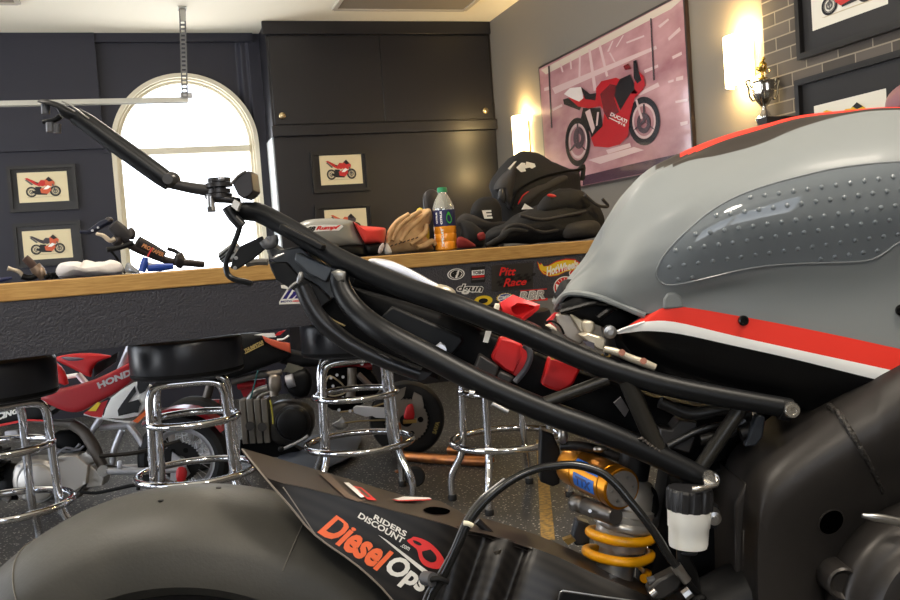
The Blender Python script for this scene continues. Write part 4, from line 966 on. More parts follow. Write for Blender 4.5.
b = MB(); b.pillow(L([(-60, 400), (-20, 402), (20, 404), (46, 404), (58, 402), (62, 408), (48, 418), (28, 421), (0, 425), (-40, 426)], .05), -FH*.02, FH*.1, n=2, pw=4); pn = b.build('radiator_shroud', blackm, r)
b = MB()
put(b, text2d('RACING', .1, .06), [(-14, 415), (18, 408.5), (18.5, 413), (-14, 425)], lambda x, y: f(x, y, .074), 0)
for pts, mi in (([(-20, 427), (0, 424), (26, 419), (46, 420), (46, 421.5), (26, 421), (0, 426.5), (-20, 429)], 1), ([(44, 413), (52, 405.5), (58, 406.5), (46, 414.5)], 2), ([(-20, 416), (3, 411), (3, 412.5), (-20, 418)], 1)):
    vs, fs = tri(pts); b.add([f(x, y, .0735) for x, y in vs], fs, mi)
b.build('graphics', [whitep, redprint, greyp], pn, flip=False)
b = MB(); b.box(f(13, 433, .06), (.05, .03, .02), (RH, FH, Z)).cyl(f(14, 434, .1), f(14, 434, .04), .012); b.build('bracket', silver, r)
b = MB(); b.tube(L([(0, 460), (18, 455), (46, 448), (70, 452), (80, 444)], .03), .006, 8, 3); b.tube(L([(56, 455), (66, 448), (78, 450), (84, 446)], .05), .005, 8, 3); b.build('hose', mat('clear grey hose', S(120, 120, 126), .3), r)
b = MB(); b.pillow(L([(60, 430), (80, 432), (88, 448), (78, 456), (60, 452), (50, 440)], -.01), -FH*.03, n=2); b.build('carburettor', blackd, r)
b = MB(); b.tube(L([(80, 492), (96, 493), (116, 489), (136, 485), (138, 490)], .09), [.006, .007, .008], 8, 3); b.build('kick_lever', blackm, r)
b = MB(); b.cyl(f(103, 471, .075), f(103, 471, -.07), .022, seg=18).cyl(f(103, 471, .08), f(103, 471, .07), .012, seg=14); b.build('pivot_bolt', mat('pivot steel', S(130, 128, 124), .35, .7), r)
b = MB(); b.tube(L([(-128, 482), (-92, 420), (-62, 380), (-52, 356)], .0), [.018, .018, .022], 12, 1); b.build('front_fork', silver, r)
b = MB(); b.tube([f(-52, 356)-FH*.25, f(-52, 356)-FH*.05, f(-52, 356)+FH*.05, f(-52, 356)+FH*.25], .011, 10, 3); b.build('handle_bar', blackm, r)
# red underframe pieces glimpsed between the wheels
for q in ([(100, 428), (132, 424), (146, 414)],):
    b = MB(); b.tube(L(q, .0), .012, 8, 3); b.build('subframe_tube', silver, r)
# --- black minibike further back
D2 = 4.33; u, f, L = bikekit(D2)
wc2 = f(407, 418); R2 = wc2.z
r = thing('pit_bike', Vector((f(310, 440).x, f(310, 440).y, 0)), 'black minibike with grey engine and chain sprocket behind the third stool', 'motorcycle')
# solid tyre on a dark wheel
MB().lathe([(R2-.075, -.045), (R2-.03, -.055), (R2-.01, -.045), (R2, -.015), (R2, .015), (R2-.01, .045), (R2-.03, .055), (R2-.075, .045)], wc2, FH, 56, closed=True).build('tyre', rubber, r)
MB().lathe([(R2-.07, -.05), (R2-.085, -.03), (R2-.085, .03), (R2-.07, .05), (R2-.064, .05), (R2-.064, -.05)], wc2, FH, 48, closed=True).build('rim', blackm, r)
sprocket(r, wc2-FH*.06, FH, .1, mat('worn sprocket', S(134, 126, 116), .45, .6), 5)
b = MB(); uu, ww = perp(FH)
for i in range(5):
    a = 2*PI*i/5; b.tube([wc2+(uu*math.cos(a)+ww*math.sin(a))*.02, wc2+(uu*math.cos(a)+ww*math.sin(a))*(R2-.08)], [.014, .01], 8, 1)
b.lathe([(0, -.05), (.035, -.05), (.035, .05), (0, .05)], wc2, FH, 20); b.build('spokes', blackm, r)
b = MB(); put(b, text2d('SAVA', 0, .05), [(432, 433), (436, 421), (440, 422), (436, 434.5)], lambda x, y: f(x, y, .057)); b.build('tyre_lettering', mat('tyre ochre print', S(150, 132, 70), .6), r, flip=False)
fw2 = f(196, 436); fw2.z = R2; side_wheel(r, fw2, FH, R2, .08)
MB().pillow(L([(405, 410), (408, 405), (412, 404), (414, 409), (414, 419), (404, 419)], .085), -FH*.012, n=2).build('paddock_hook', redp, r)
MB().box(f(410, 421, .08), (.06, .03, .016), (RH, FH, Z)).build('hook_plate', mat('brass nut', S(170, 140, 80), .35, .8), r)
b = MB(); b.tube(L([(338, 424), (360, 421), (390, 420)], .062), .004, 6, 2); b.tube(L([(340, 412), (370, 408), (400, 397)], .062), .004, 6, 2); b.build('chain', mat('ochre chain', S(150, 132, 96), .4, .6), r)
b = MB(); b.prism(L([(353, 408), (356, 406), (372, 407), (398, 409), (398, 419), (376, 418), (372, 416), (366, 417), (360, 415), (354, 413)], .07), FH*.02); b.build('swingarm', silver, r, bevel=.002)
b = MB(); b.pillow(L([(332, 424), (339, 420), (342, 416), (345, 420), (349, 425), (344, 429), (338, 430)], .06), -FH*.006, n=1); b.build('guide', steel, r)
# engine
b = MB(); b.pillow(L([(268, 416), (272, 404), (284, 400), (300, 402), (312, 410), (314, 428), (306, 440), (288, 444), (272, 440)], .02), -FH*.05, FH*.09, n=2, pw=4); b.build('crankcase', mat('dark casing', S(58, 56, 54), .4, .5), r)
b = MB(); b.lathe([(0, -.03), (.055, -.028), (.068, -.02), (.073, 0), (.073, .04)], f(293, 423, .08), FH, 32); b.build('flywheel_cover', blackm, r)
b = MB(); b.lathe([(.074, -.012), (.08, -.004), (.08, .008), (.074, .012)], f(293, 423, .07), FH, 32, closed=True); b.build('cover_rim', mat('dark steel plate', S(70, 70, 72), .4, .7), r)
for i in range(4):
    b = MB(); b.box(f(246+i*7.2, 420-i*.3, .02), (.026, .1, .2), (RH, FH, Z)); b.build('cylinder_fin', mat('grey casing', S(128, 122, 114), .45, .5), r, bevel=.003)
for q in ((250, 426), (262, 427)):
    b = MB(); b.cyl(f(*q, .09), f(*q, .06), .02, seg=16); b.build('cap_bolt', mat('dark casing', S(58, 56, 54), .4, .5), r)
b = MB()
b.blob(f(275, 383, .05), (.028, .03, .045), (RH, FH, Z), seg=16, pw=.7); b.cyl(f(274, 396, .05), f(274, 388, .05), .02, seg=16).cyl(f(268, 374, .05), f(282, 372, .05), .013, seg=12)
b.build('carburettor', mat('carb metal', S(150, 140, 128), .35, .6), r)
b = MB(); b.tube(L([(232, 382), (246, 378), (258, 375), (268, 373)], .02), .016, 12, 3); b.build('top_frame_tube', greym, r)
b = MB(); b.tube(L([(268, 388), (256, 392), (248, 402), (248, 412)], .03), .017, 12, 4); b.tube(L([(270, 392), (260, 396), (256, 404), (256, 412)], .05), .008, 10, 4); b.build('intake_pipe', steel, r)
b = MB(); b.pillow(L([(284, 384), (292, 373), (306, 369), (312, 380), (308, 396), (294, 396)], .03), -FH*.045, FH*.04, n=2, pw=3); b.build('air_filter', blackm, r)
b = MB(); b.cyl(f(287, 382, .08), f(294, 380, .08), .03, seg=20); b.build('filter_clamp', silver, r)
b = MB(); b.prism(L([(286, 367), (290, 356), (297, 358), (299, 366), (304, 368), (296, 374), (282, 372)], .04), FH*.02); b.build('bracket', mat('olive grey bracket', S(128, 124, 108), .45, .4), r, bevel=.002)
b = MB(); b.tube(L([(300, 361), (316, 361)], .03), .016, 12, 1); b.build('tube_end', silver, r)
b = MB(); b.tube(L([(258, 370), (254, 386), (250, 400)], .06), .004, 6, 3); b.build('teal_hose', mat('teal hose', S(40, 100, 100), .4), r)
b = MB(); b.tube(L([(270, 400), (272, 410), (273, 424)], .09), .004, 6, 3); b.build('yellow_cable', mat('yellow cable', S(180, 170, 60), .5), r)
# red frame, shock, plates
for q in ([(238, 386), (250, 384), (266, 382)], [(318, 366), (350, 367), (372, 366)], [(180, 410), (196, 404), (220, 403)], [(210, 418), (226, 412)]):
    b = MB(); b.tube(L(q, -.02), .018, 10, 3); b.build('frame_tube', red2, r)
b = MB(); b.prism(L([(238, 384), (264, 381), (262, 392), (244, 398)], -.04), FH*.03); b.build('frame_gusset', red2, r)
b = MB(); b.pillow(L([(322, 372), (340, 366), (364, 366), (376, 376), (380, 390), (366, 402), (350, 410), (332, 410), (324, 400)], -.02), -FH*.03, n=2, pw=4); b.build('side_plate', blackd, r)
b = MB(); b.tube(L([(352, 368), (352, 384), (350, 400)], .04), .022, 12, 1); b.build('shock_body', mat('grey casing', S(128, 122, 114), .45, .5), r)
b = MB(); b.tube(L([(358, 374), (370, 386)], .05), .014, 10, 1); b.build('linkage', mat('linkage metal', S(120, 108, 100), .4, .5), r)
b = MB(); b.tube(L([(326, 382), (330, 376), (342, 384), (346, 392), (334, 396), (326, 394)], .05), .004, 6, 3); b.build('brake_cable', mat('tan cable', S(176, 160, 130), .4), r)
b = MB()
for q in ((331, 378), (337, 375), (343, 377), (333, 386), (343, 398), (339, 410), (350, 411), (372, 363), (362, 364), (354, 363)): b.cyl(f(*q, .08), f(*q, .02), .007, seg=10)
b.build('bolts', silver, r)
b = MB(); b.prism(L([(393, 400), (396, 391), (406, 387), (404, 396), (399, 402)], .07), FH*.006); b.build('brake_tab', mat('worn sprocket', S(134, 126, 116), .45, .6), r)
b = MB(); b.prism(L([(411, 402), (414, 392), (422, 396), (424, 406), (418, 410)], .07), FH*.006); b.build('brake_tab', mat('worn sprocket', S(134, 126, 116), .45, .6), r)
# body panels
b = MB(); b.pillow(L([(196, 342), (222, 336), (243, 333), (262, 334), (272, 343), (290, 352), (288, 358), (265, 367), (236, 377), (214, 380), (196, 372)], .04), -FH*.03, FH*.12, n=2, pw=4); tk_ = b.build('tank_cover', blackm, r)
b = MB(); put(b, text2d('THUMPSTAR', .2, .05), [(243.5, 349.5), (262.5, 340), (264, 343.2), (245.5, 353)], lambda x, y: f(x, y, .0735)); put(b, UNIT, [(244.6, 353.2), (263.6, 343.8), (264, 344.6), (245, 354)], lambda x, y: f(x, y, .0735)); b.build('gold_lettering', mat('gold print', S(190, 166, 104), .4), tk_, flip=False)
b = MB(); b.pillow(L([(262, 335.5), (268, 338), (278, 341), (290, 343), (291, 353), (282, 350), (272, 346), (265, 341)], .075), -FH*.012, n=1, pw=4); b.build('orange_red_panel', mat('orange red plastic', S(206, 92, 64), .4), r)
b = MB(); b.prism(L([(254, 335), (262, 333.5), (274, 333), (276, 337), (268, 337.5), (262, 335.5)], .08), FH*.008); b.build('white_panel', white, r)
b = MB(); b.prism(L([(274, 336), (278, 332), (286, 330), (280, 335)], .08), FH*.008); b.build('red_flash', redp, r)
b = MB(); b.tube(L([(277, 340), (284, 339), (289, 335.5)], .08), .005, 8, 3); b.build('white_stripe', white, r)
b = MB(); b.pillow(L([(270, 346), (300, 352), (340, 356), (372, 352), (372, 362), (330, 366), (292, 366), (272, 358)], .0), -FH*.05, n=2, pw=3); b.build('seat', blackm, r)
b = MB(); b.tube(L([(196, 436), (206, 400), (216, 366), (220, 346)], .0), .02, 12, 1); b.build('front_fork', mat('bronze grey frame', S(104, 98, 92), .45, .4), r)
b = MB(); b.tube([f(220, 346)-FH*.22, f(220, 346)-FH*.05, f(220, 346)+FH*.05, f(220, 346)+FH*.22], .011, 10, 3); b.build('handle_bar', blackm, r)
b = MB(); b.tube(L([(280, 450), (290, 446), (302, 440), (308, 436)], .11), .007, 8, 2); b.build('foot_lever', silver, r)
b = MB(); b.blob(f(281, 449, .115), (.014, .014, .014), seg=12); b.build('lever_tip', blackm, r)
b = MB(); b.prism(L([(240, 440), (282, 440), (300, 450), (310, 452), (296, 470), (236, 470)], .0)[:4]+L([(300, 458), (240, 456)], .0), FH*.06); b.build('skid_plate', blackd, r)
# blue grey rag on the floor and copper pipes
a_, c_ = fl(280, 452), fl(366, 446)
b = MB(); b.pillow([fl(x, y)+Z*.03 for x, y in ((278, 456), (300, 446), (330, 440), (356, 438), (362, 447), (352, 462), (330, 474), (300, 476), (282, 470))], Z*.03, -Z*.029, n=2, wob=.006); b.rest(.001)
tag(b.build('floor_mat', mat('slate grey cloth', S(74, 80, 92), .8, bump=(40, .4))), 'slate grey mat on the floor under the black minibike', 'mat')
cop = mat('heat tinted copper pipe', S(224, 146, 84), .28, .85, vary=(6, S(180, 116, 84), (3, 3, 3)))
r = thing('exhaust_pipe', fl(440, 462), 'copper coloured twin exhaust pipe lying on the floor beside the tyre', 'pipe')
def fz(px, py, z): return hit(px, py, Vector((0, 0, z)), Z)
b = MB(); b.tube([fz(404, 456, .024), fz(440, 459, .024), fz(487, 461.5, .024)], .022, 14, 2); b.build('pipe', cop, r)
b = MB(); b.tube([fz(449, 450, .028), fz(462, 451, .028), fz(478, 454, .026), fz(490, 460, .024)], .019, 14, 3); b.build('pipe', cop, r)
b = MB(); b.tube([f(403, 448, .2), f(406, 432, .2)], .012, 10, 1)
p0 = fz(404, 452, .03)
tag(MB().lathe([(.03, 0), (.032, .004), (.014, .01), (.012, .2), (.009, .21)], Vector((p0.x, p0.y, .0))-FH*.25, Z, 16).build('copper_pin', cop), 'short upright copper pin standing on the floor by the black tyre', 'pin')
pb = fl(416, 487); b = MB(); b.lathe([(0, -.012), (.034, -.012), (.04, -.006), (.04, .006), (.034, .012), (0, .012)], Vector((pb.x, pb.y, .042)), FH, 28)
tag(b.build('rubber_wheel', rubber), 'small black rubber wheel on the floor right of the third stool', 'wheel')
# worn yellow stripe on the floor
q = [fl(536, 440), fl(545, 440), fl(555, 540), fl(541, 540)]
tag(MB().prism([p+Z*.0005 for p in q], Z*.001).build('floor_line', mat('worn ochre floor paint', S(176, 138, 70), .6, vary=(60, S(110, 92, 60)))), 'worn ochre stripe painted on the speckled floor', 'marking', kind='structure')
# ------------------------------------------------------------------ the race motorcycle in front
D0 = 1.08
def B(px, py, off=0.0):                      # point on the vertical plane `off` nearer to the viewer than the bike's centre plane
    return hit(px, py, C0+FH*(D0-off), FH)
def BL(pts, off=0.0): return [B(p[0], p[1], p[2] if len(p) > 2 else off) for p in pts]
def off_of(p): return D0-(p-C0).dot(FH)
def mir(p): return p+FH*(2*off_of(p))
gp = mat('grey tank paint', S(126, 130, 130), .48, coat=.04, spec=.4)
redt = mat('tank red paint', S(236, 60, 46), .5, spec=.25)
dkt = mat('tank dark brown black', S(52, 46, 42), .4)
wht = mat('tank white paint', S(252, 251, 247), .5, spec=.25)
blk = mat('gloss black fairing', S(8, 8, 9), .3, spec=.3)
satin = mat('satin black alloy', S(43, 40, 38), .42, .2, bump=(220, .05), spec=.4)
void = mat('hollow black', S(3, 3, 3), .9, spec=0)  # flat black painted for the dark inside holes
rail = mat('black powder coat', S(15, 16, 18), .4, spec=.35)
carbon = mat('dry carbon', S(40, 37, 35), .38)
def stripes(m, c1, c2, sc):
    nt = m.node_tree; b = nt.nodes['Principled BSDF']; tc = nt.nodes.new('ShaderNodeTexCoord')
    w = nt.nodes.new('ShaderNodeTexWave'); w.inputs['Scale'].default_value = sc; w.bands_direction = 'DIAGONAL'; w.inputs['Distortion'].default_value = .3
    r = nt.nodes.new('ShaderNodeValToRGB'); r.color_ramp.elements[0].color = c1; r.color_ramp.elements[1].color = c2
    nt.links.new(tc.outputs['Object'], w.inputs[0]); nt.links.new(w.outputs[0], r.inputs[0]); nt.links.new(r.outputs[0], b.inputs['Base Color'])
stripes(carbon, S(22, 20, 19), S(36, 33, 31), 38)
tg = B(181, 487); TR = tg.z/2; TC = Vector((tg.x, tg.y, TR))
bike = thing('race_motorcycle', Vector((B(400, 600).x, B(400, 600).y, 0)), 'stripped race motorcycle with grey fuel tank and bare black tail subframe', 'motorcycle')
# --- rear wheel
def tprof():
    o = [(TR-.1, -.075), (TR-.085, -.092)]
    for i in range(-9, 10):
        a = i*.1; o.append((TR-.085*(1-math.sqrt(max(0, 1-a*a)))-.0*a, .1*a))
    return o+[(TR-.085, .092), (TR-.1, .075)]
tyrem = mat('slick tyre rubber', S(56, 55, 51), .48, bump=(260, .12), vary=(9, S(66, 64, 59)), spec=.4)
ty = MB().lathe(tprof(), TC, FH, 128).build('rear_tyre', tyrem, bike)
b = MB()
def tpt(a, k, h=.0006):                      # point on the tread: a = angle from the top, k = -0.9 near .. 0.9 far
    r_ = TR-.085*(1-math.sqrt(1-k*k))+h
    return TC+(Z*math.cos(a)+RH*math.sin(a))*r_+FH*(.1*k)
def tang(px, py):                            # angle of the tread point seen there
    p = B(px, py, .06); v = p-TC; return math.atan2(v.dot(RH), v.z)
for a in (tang(10, 570), tang(294, 545)):
    MB().tube([tpt(a, k/20) for k in range(-18, 19)], .0006, 6, 1).build('mould_seam', mat('seam rubber', S(92, 88, 80), .6), ty)
b = MB()
for px, py, k in ((154, 508, -.35), (207, 489, -.05)):
    a = tang(px, py); p = tpt(a, k, .0004); n = (p-(TC+FH*(.1*k)*.2)).normalized()
    b.cyl(p-n*.002, p, .0032, seg=14)
b.build('wear_hole', blackd, ty)
MB().lathe([(TR-.1, -.078), (TR-.112, -.074), (TR-.125, -.05), (TR-.125, .05), (TR-.112, .074), (TR-.1, .078), (TR-.094, .07), (TR-.094, -.07)], TC, FH, 72, closed=True).build('rim', blackm, bike)
b = MB(); uu, ww = perp(FH)
for i in range(5):
    a = 2*PI*i/5; d_ = uu*math.cos(a)+ww*math.sin(a); b.tube([TC+d_*.03, TC+d_*.12, TC+d_*(TR-.12)], [.028, .018, .02], 8, 1)
b.lathe([(0, -.09), (.04, -.09), (.04, .09), (0, .09)], TC, FH, 24); b.build('wheel_spokes', blackm, bike)
# --- fuel tank: rows of points from the top ridge to the bottom edge
cols = [
 [(555, 299, 0), (555, 300, .006), (555, 300.5, .01), (555, 301, .013), (555, 302, .015), (555, 303, .017), (556, 304, .018), (556, 305, .019), (557, 306, .02)],
 [(574, 277, 0), (571, 280, .012), (569, 283, .02), (568, 286, .026), (567, 288, .03), (566, 290, .033), (566, 291, .035), (566, 292, .036), (567, 293, .037)],
 [(599, 245, 0), (596, 252, .02), (594, 257, .035), (592, 265, .038), (589, 273, .043), (587, 280, .047), (585, 286, .049), (584, 290, .05), (583, 292.5, .05)],
 [(607, 220, 0), (608, 227, .02), (609, 233, .04), (612, 247, .065), (614, 262, .078), (614, 275, .085), (614, 285, .086), (614, 295, .085), (615, 302, .082)],
 [(640, 176, 0), (640, 182, .025), (640, 190, .045), (643, 220, .08), (645, 245, .095), (646, 265, .098), (645, 283, .095), (643, 300, .09), (640, 312.5, .086)],
 [(680, 153, 0), (680, 160, .02), (681, 163.5, .04), (681, 200, .10), (683, 230, .115), (686, 255, .118), (688, 282, .108), (684, 297, .096), (672, 314, .094)],
 [(720, 137, 0), (720, 142, .018), (720, 155, .045), (720, 180, .10), (722, 205, .122), (724, 235, .127), (726, 275, .113), (728, 292, .10), (724, 317, .10)],
 [(760, 125.5, 0), (760, 129.5, .018), (760, 144, .045), (760, 165, .10), (760, 188, .125), (760, 225, .132), (762, 267, .116), (764, 290, .104), (764, 323, .104)],
 [(800, 115.5, 0), (800, 118, .018), (800, 127.5, .04), (800, 150, .10), (800, 178, .128), (800, 220, .134), (800, 263, .118), (802, 290, .107), (804, 331, .107)],
 [(850, 110, 0), (850, 112, .02), (850, 114, .04), (850, 140, .10), (850, 170, .13), (850, 215, .135), (850, 260, .12), (852, 290, .11), (855, 341, .11)],
 [(900, 107, 0), (900, 108.5, .02), (900, 110, .04), (900, 135, .10), (900, 163, .13), (900, 205, .136), (900, 243, .125), (903, 285, .113), (905, 352, .112)],
 [(980, 112, 0), (980, 114, .02), (980, 116, .04), (980, 138, .09), (980, 160, .12), (980, 200, .13), (980, 240, .122), (983, 285, .112), (985, 371, .112)],
 [(1060, 150, 0), (1062, 152, .02), (1063, 155, .035), (1066, 170, .07), (1068, 190, .095), (1070, 215, .105), (1070, 245, .105), (1070, 290, .1), (1070, 390, .1)],
 [(1098, 232, 0), (1099, 234, .01), (1100, 236, .02), (1101, 244, .035), (1102, 255, .045), (1102, 272, .05), (1102, 292, .05), (1102, 320, .05), (1102, 380, .045)]]
NV, NU = 5, 5
cc = [smooth_path([B(*p) for p in c], NV) for c in cols]
rows_near = list(zip(*[c for c in cc]))
near = [smooth_path(list(r_), NU) for r_ in rows_near]
nr, nc = len(near), len(near[0])
b = MB()
for sgn in (0, 1):
    g = near if not sgn else [[mir(p) for p in r_] for r_ in near]
    o = len(b.v); b.v += [p for r_ in g for p in r_]
    for i in range(nr-1):
        for j in range(nc-1):
            u_ = j/NU; mi = 0
            if u_ >= 4.4:
                if u_ >= 5 and i < NV*min(1, (u_-4.6)*1.2): mi = 1
                elif i < 2*NV*min(1, (u_-4.2)*1.6): mi = 2
            b.f.append([o+i*nc+j, o+i*nc+j+1, o+(i+1)*nc+j+1, o+(i+1)*nc+j]); b.m.append(mi)
# underside and front
last = near[-1]; b.grid([last, [(p+mir(p))/2+Z*.012 for p in last], [mir(p) for p in last]], 3)
fr_c = [r_[-1] for r_ in near]; b.grid([fr_c, [mir(p) for p in fr_c]], 0); bk_c = [r_[0] for r_ in near]; b.grid([bk_c, [mir(p) for p in bk_c]], 0)
tank = b.build('fuel_tank', [gp, redt, dkt, blackd], bike, ang=50)
def surf(px, py, lift=0.0, k=0):                  # point of the tank's near side seen at that picture point
    best = None; r_ = ray(px, py).normalized()
    for i in range(nr-1):
        for j in range(nc-1):
            q = (near[i][j], near[i][j+1], near[i+1][j+1], near[i+1][j])
            for t in ((q[0], q[1], q[2]), (q[0], q[2], q[3])):
                h = geometry.intersect_ray_tri(*t, r_, C0, True)
                if h is not None and (best is None or (h-C0).length < (best[0]-C0).length):
                    best = (h, (t[1]-t[0]).cross(t[2]-t[0]).normalized())
    if best is None:
        if k < 4: return surf(px+.07, py+.05, lift, k+1)
        return B(px, py, .1)
    n = best[1]
    if n.dot(r_) > 0: n = -n
    return best[0]+n*lift
# rolled lower lip at the rear
b = MB(); b.tube([B(557, 309, .0)]+BL([(557, 306, .02), (566, 294.5, .037), (583, 294, .05), (600, 297.5, .069), (615, 303, .081), (632, 310, .085), (645, 315.5, .087)]), .0035, 8, 4); b.build('lip', gp, tank)
# clear grip pad with domes
pad = [(657, 277), (657, 271), (661, 261), (668, 251), (678, 240), (690, 229), (705, 216), (720, 206), (735, 198), (752, 191), (770, 185), (800, 177), (830, 170), (865, 165), (905, 162), (930, 163), (928, 236), (900, 241.5), (890, 248), (880, 255), (870, 259.5), (855, 261.5), (830, 262.5), (800, 263), (770, 265), (740, 269.5), (715, 275.5), (690, 281.5), (672, 284.5), (663, 283)]
padm = bpy.data.materials.new('clear grip film'); padm.use_nodes = True; nt = padm.node_tree; nt.nodes.clear()
o_ = nt.nodes.new('ShaderNodeOutputMaterial'); mx = nt.nodes.new('ShaderNodeMixShader'); df = nt.nodes.new('ShaderNodeBsdfDiffuse'); gs = nt.nodes.new('ShaderNodeBsdfGlossy'); fz_ = nt.nodes.new('ShaderNodeFresnel')
df.inputs[0].default_value = S(108, 114, 118); gs.inputs['Roughness'].default_value = .04; fz_.inputs[0].default_value = 1.62
nt.links.new(fz_.outputs[0], mx.inputs[0]); nt.links.new(df.outputs[0], mx.inputs[1]); nt.links.new(gs.outputs[0], mx.inputs[2]); nt.links.new(mx.outputs[0], o_.inputs[0])
def inside(p, poly):
    r_ = False; n = len(poly)
    for i in range(n):
        (x0, y0), (x1, y1) = poly[i], poly[i-1]
        if (y0 > p[1]) != (y1 > p[1]) and p[0] < (x1-x0)*(p[1]-y0)/(y1-y0)+x0: r_ = not r_
    return r_
pl = [(q.x, q.y) for q in smooth_loop([(x, y, 0) for x, y in pad], 2)]
def pspan(x):
    ys = []
    for i in range(len(pl)):
        (x0, y0), (x1, y1) = pl[i-1], pl[i]
        if (x0 > x) != (x1 > x): ys.append(y0+(y1-y0)*(x-x0)/(x1-x0))
    return min(ys), max(ys)
xs_ = [657.15, 657.6, 658.6, 660]+[662+k*6 for k in range(44)]+[926]
b = MB(); rws_ = []
for x in xs_:
    y0_, y1_ = pspan(x); rws_.append([surf(x, y0_+(y1_-y0_)*k/16, .0014) for k in range(17)])
b.grid(rws_)
b.build('grip_pad', padm, tank, ang=80, flip=False)
b = MB(); b.tube([surf(x, y, .0012) for x, y in pl], .0011, 6, 1, closed=True); b.build('pad_rim', mat('film edge', S(128, 132, 134), .2), tank)
b = MB()
for i in range(9):
    for j in range(22):
        x = 664+14.2*j+(i % 2)*7.1-1.2*i; y = 281-i*14.2-j*2.05
        if inside((x-4, y), pl) and inside((x+4, y), pl) and inside((x, y-4), pl) and inside((x, y+4), pl) and x < 915:
            q = surf(x, y, .0014); n = (surf(x, y, .01)-q).normalized(); b.lathe([(.0026, -.0005), (.0024, .0004), (.0015, .0010), (0, .0013)], q, n, 12)
b.build('pad_dome', mat('clear dome', S(112, 118, 122), .1, spec=.6), tank)
for q, rr in (((743, 320.5), .0053), ((901, 310), .006)):
    p = surf(*q); n = (surf(q[0], q[1], .01)-p).normalized()
    if q[0] < 800: p, n = B(q[0], q[1], .1055), -FH
    MB().lathe([(rr, -.001), (rr, .003), (rr*.75, .0045), (rr*.4, .0045), (rr*.36, .003), (0, .003)], p, n, 20).build('bolt', mat('black bolt', S(18, 18, 18), .2, .5), tank)
# --- side cover with red and white bands
def band(rows_, name, mats, smooth=4):
    b = MB()
    for k in range(len(rows_)-1):
        a_, c_ = smooth_path(BL(rows_[k]), smooth), smooth_path(BL(rows_[k+1]), smooth)
        b.grid([a_, c_], k)
        b.grid([[p+FH*.004 for p in a_], [p+FH*.004 for p in c_]], k)
    return b.build(name, mats, bike, ang=50, flip=False)
R0 = [(640, 319, .087), (652, 313, .09), (663, 308.5, .0965), (683, 307, .1005), (733, 315, .1045), (787, 325, .1095), (850, 338, .1135), (905, 350, .1155), (960, 361, .1155)]
R1 = [(626, 328, .086), (636, 325, .088), (647, 321.5, .094), (675, 322, .1), (733, 335.5, .1045), (787, 347.5, .1095), (840, 359, .1125), (884, 368.5, .1145), (940, 381, .1145)]
R2 = [(617.5, 334, .084), (630, 332.5, .086), (648, 331, .092), (680, 334, .099), (733, 345.5, .1035), (787, 357.5, .1085), (830, 368, .111), (870, 378, .113), (930, 392, .113)]
R3 = [(620, 338, .07), (630, 350, .07), (648, 366, .07), (680, 378, .076), (733, 392, .08), (787, 404, .082), (830, 416, .084), (870, 430, .084), (930, 450, .08)]
sc = band([R0, R1, R2, R3], 'side_cover', [redt, wht, blk])
for q in ([(617.5, 331.5, .084), (626, 328, .087), (645, 322, .092)],):
    b = MB(); b.tube(BL(q), .0015, 6, 3); b.build('cover_tip', wht, sc)
# tab above the red band
b = MB(); b.prism(BL([(663.5, 309, .101), (664, 299, .101), (668, 293, .101), (675, 292, .101), (681, 296, .101), (684, 303, .101), (684.5, 308, .101)]), FH*.006); b.build('mount_tab', gp, bike, bevel=.002)
# black solid painted for the shade in the hollow under the tank's tail
b = MB(); b.pillow(BL([(560, 305), (575, 297), (598, 298.5), (620, 307), (640, 316), (622, 330), (610, 330), (590, 322), (570, 316), (559, 311)], .045), -FH*.01, FH*.09, n=1, pw=4); b.build('tank_hollow_shade', blackd, bike)
b = MB(); b.tube(BL([(560, 312), (575, 308), (592, 303.5), (606, 304), (618, 308)], .062), .003, 8, 4); b.tube(BL([(598, 318), (606, 312), (612, 308)], .064), .0042, 8, 2); b.build('tank_hinge', blk, bike)
# black bodywork below the side cover, between tank and rail
b = MB(); b.pillow(BL([(606, 330), (640, 330), (700, 345), (780, 365), (860, 385), (850, 412), (800, 412), (720, 396), (650, 382), (615, 362)], .03), -FH*.03, FH*.09, n=1, pw=5); b.build('airbox', blk, bike)
# --- subframe
top = [(236, 211, .018), (250, 211.5, .02), (262, 214, .022), (290, 229, .03), (318, 246, .038), (345, 262, .046), (400, 286, .064), (455, 305, .086), (520, 331, .092), (583, 359, .096), (625, 373.5, .098), (665, 385, .1), (725, 397, .102), (788, 408, .104)]
tp_ = BL(top)
sf = MB().tube(tp_, [.0098, .0108, .0112, .0112, .0118, .0118, .0118, .0118, .0118, .011, .0105], 16, 4).build('subframe_rail', rail, bike)
MB().tube([mir(B(px_, py_, o_))-Z*.018 for px_, py_, o_ in top[5:]], .0112, 14, 4).build('subframe_rail', rail, bike)
low = [(341, 270, .048), (340, 283, .05), (347, 299, .056), (362, 316, .064), (387, 334, .078), (433, 358, .084), (467, 376, .088), (500, 392, .09), (550, 413, .092), (600, 431, .094), (660, 457, .096), (712, 483, .098)]
lp = BL(low)
MB().tube(lp, [.0105, .0115, .012, .013, .013, .013, .0125, .012], 16, 4).build('lower_rail', rail, bike)
MB().tube([mir(p) for p in lp], .0115, 12, 4).build('lower_rail', rail, bike)
for a_, c_, k in (((541, 404, .092), (608, 379, .098), .0062), ((627, 380, .098), (657, 449, .096), .0095), ((745, 402, .09), (700, 468, .09), .008)):
    MB().tube([B(*a_), B(*c_)], k, 12, 1).build('brace', mat('dark brace', S(46, 44, 40), .32, .3), bike)
    MB().tube([mir(B(*a_)), mir(B(*c_))], k, 10, 1).build('brace', rail, bike)
b = MB()
for i in range(6): b.tube(BL([(637+i*3.4, 441+i*2.6, .1), (642+i*3.4, 438+i*2.6, .106), (646+i*3.2, 445+i*2.4, .1)]), .0016, 6, 2)
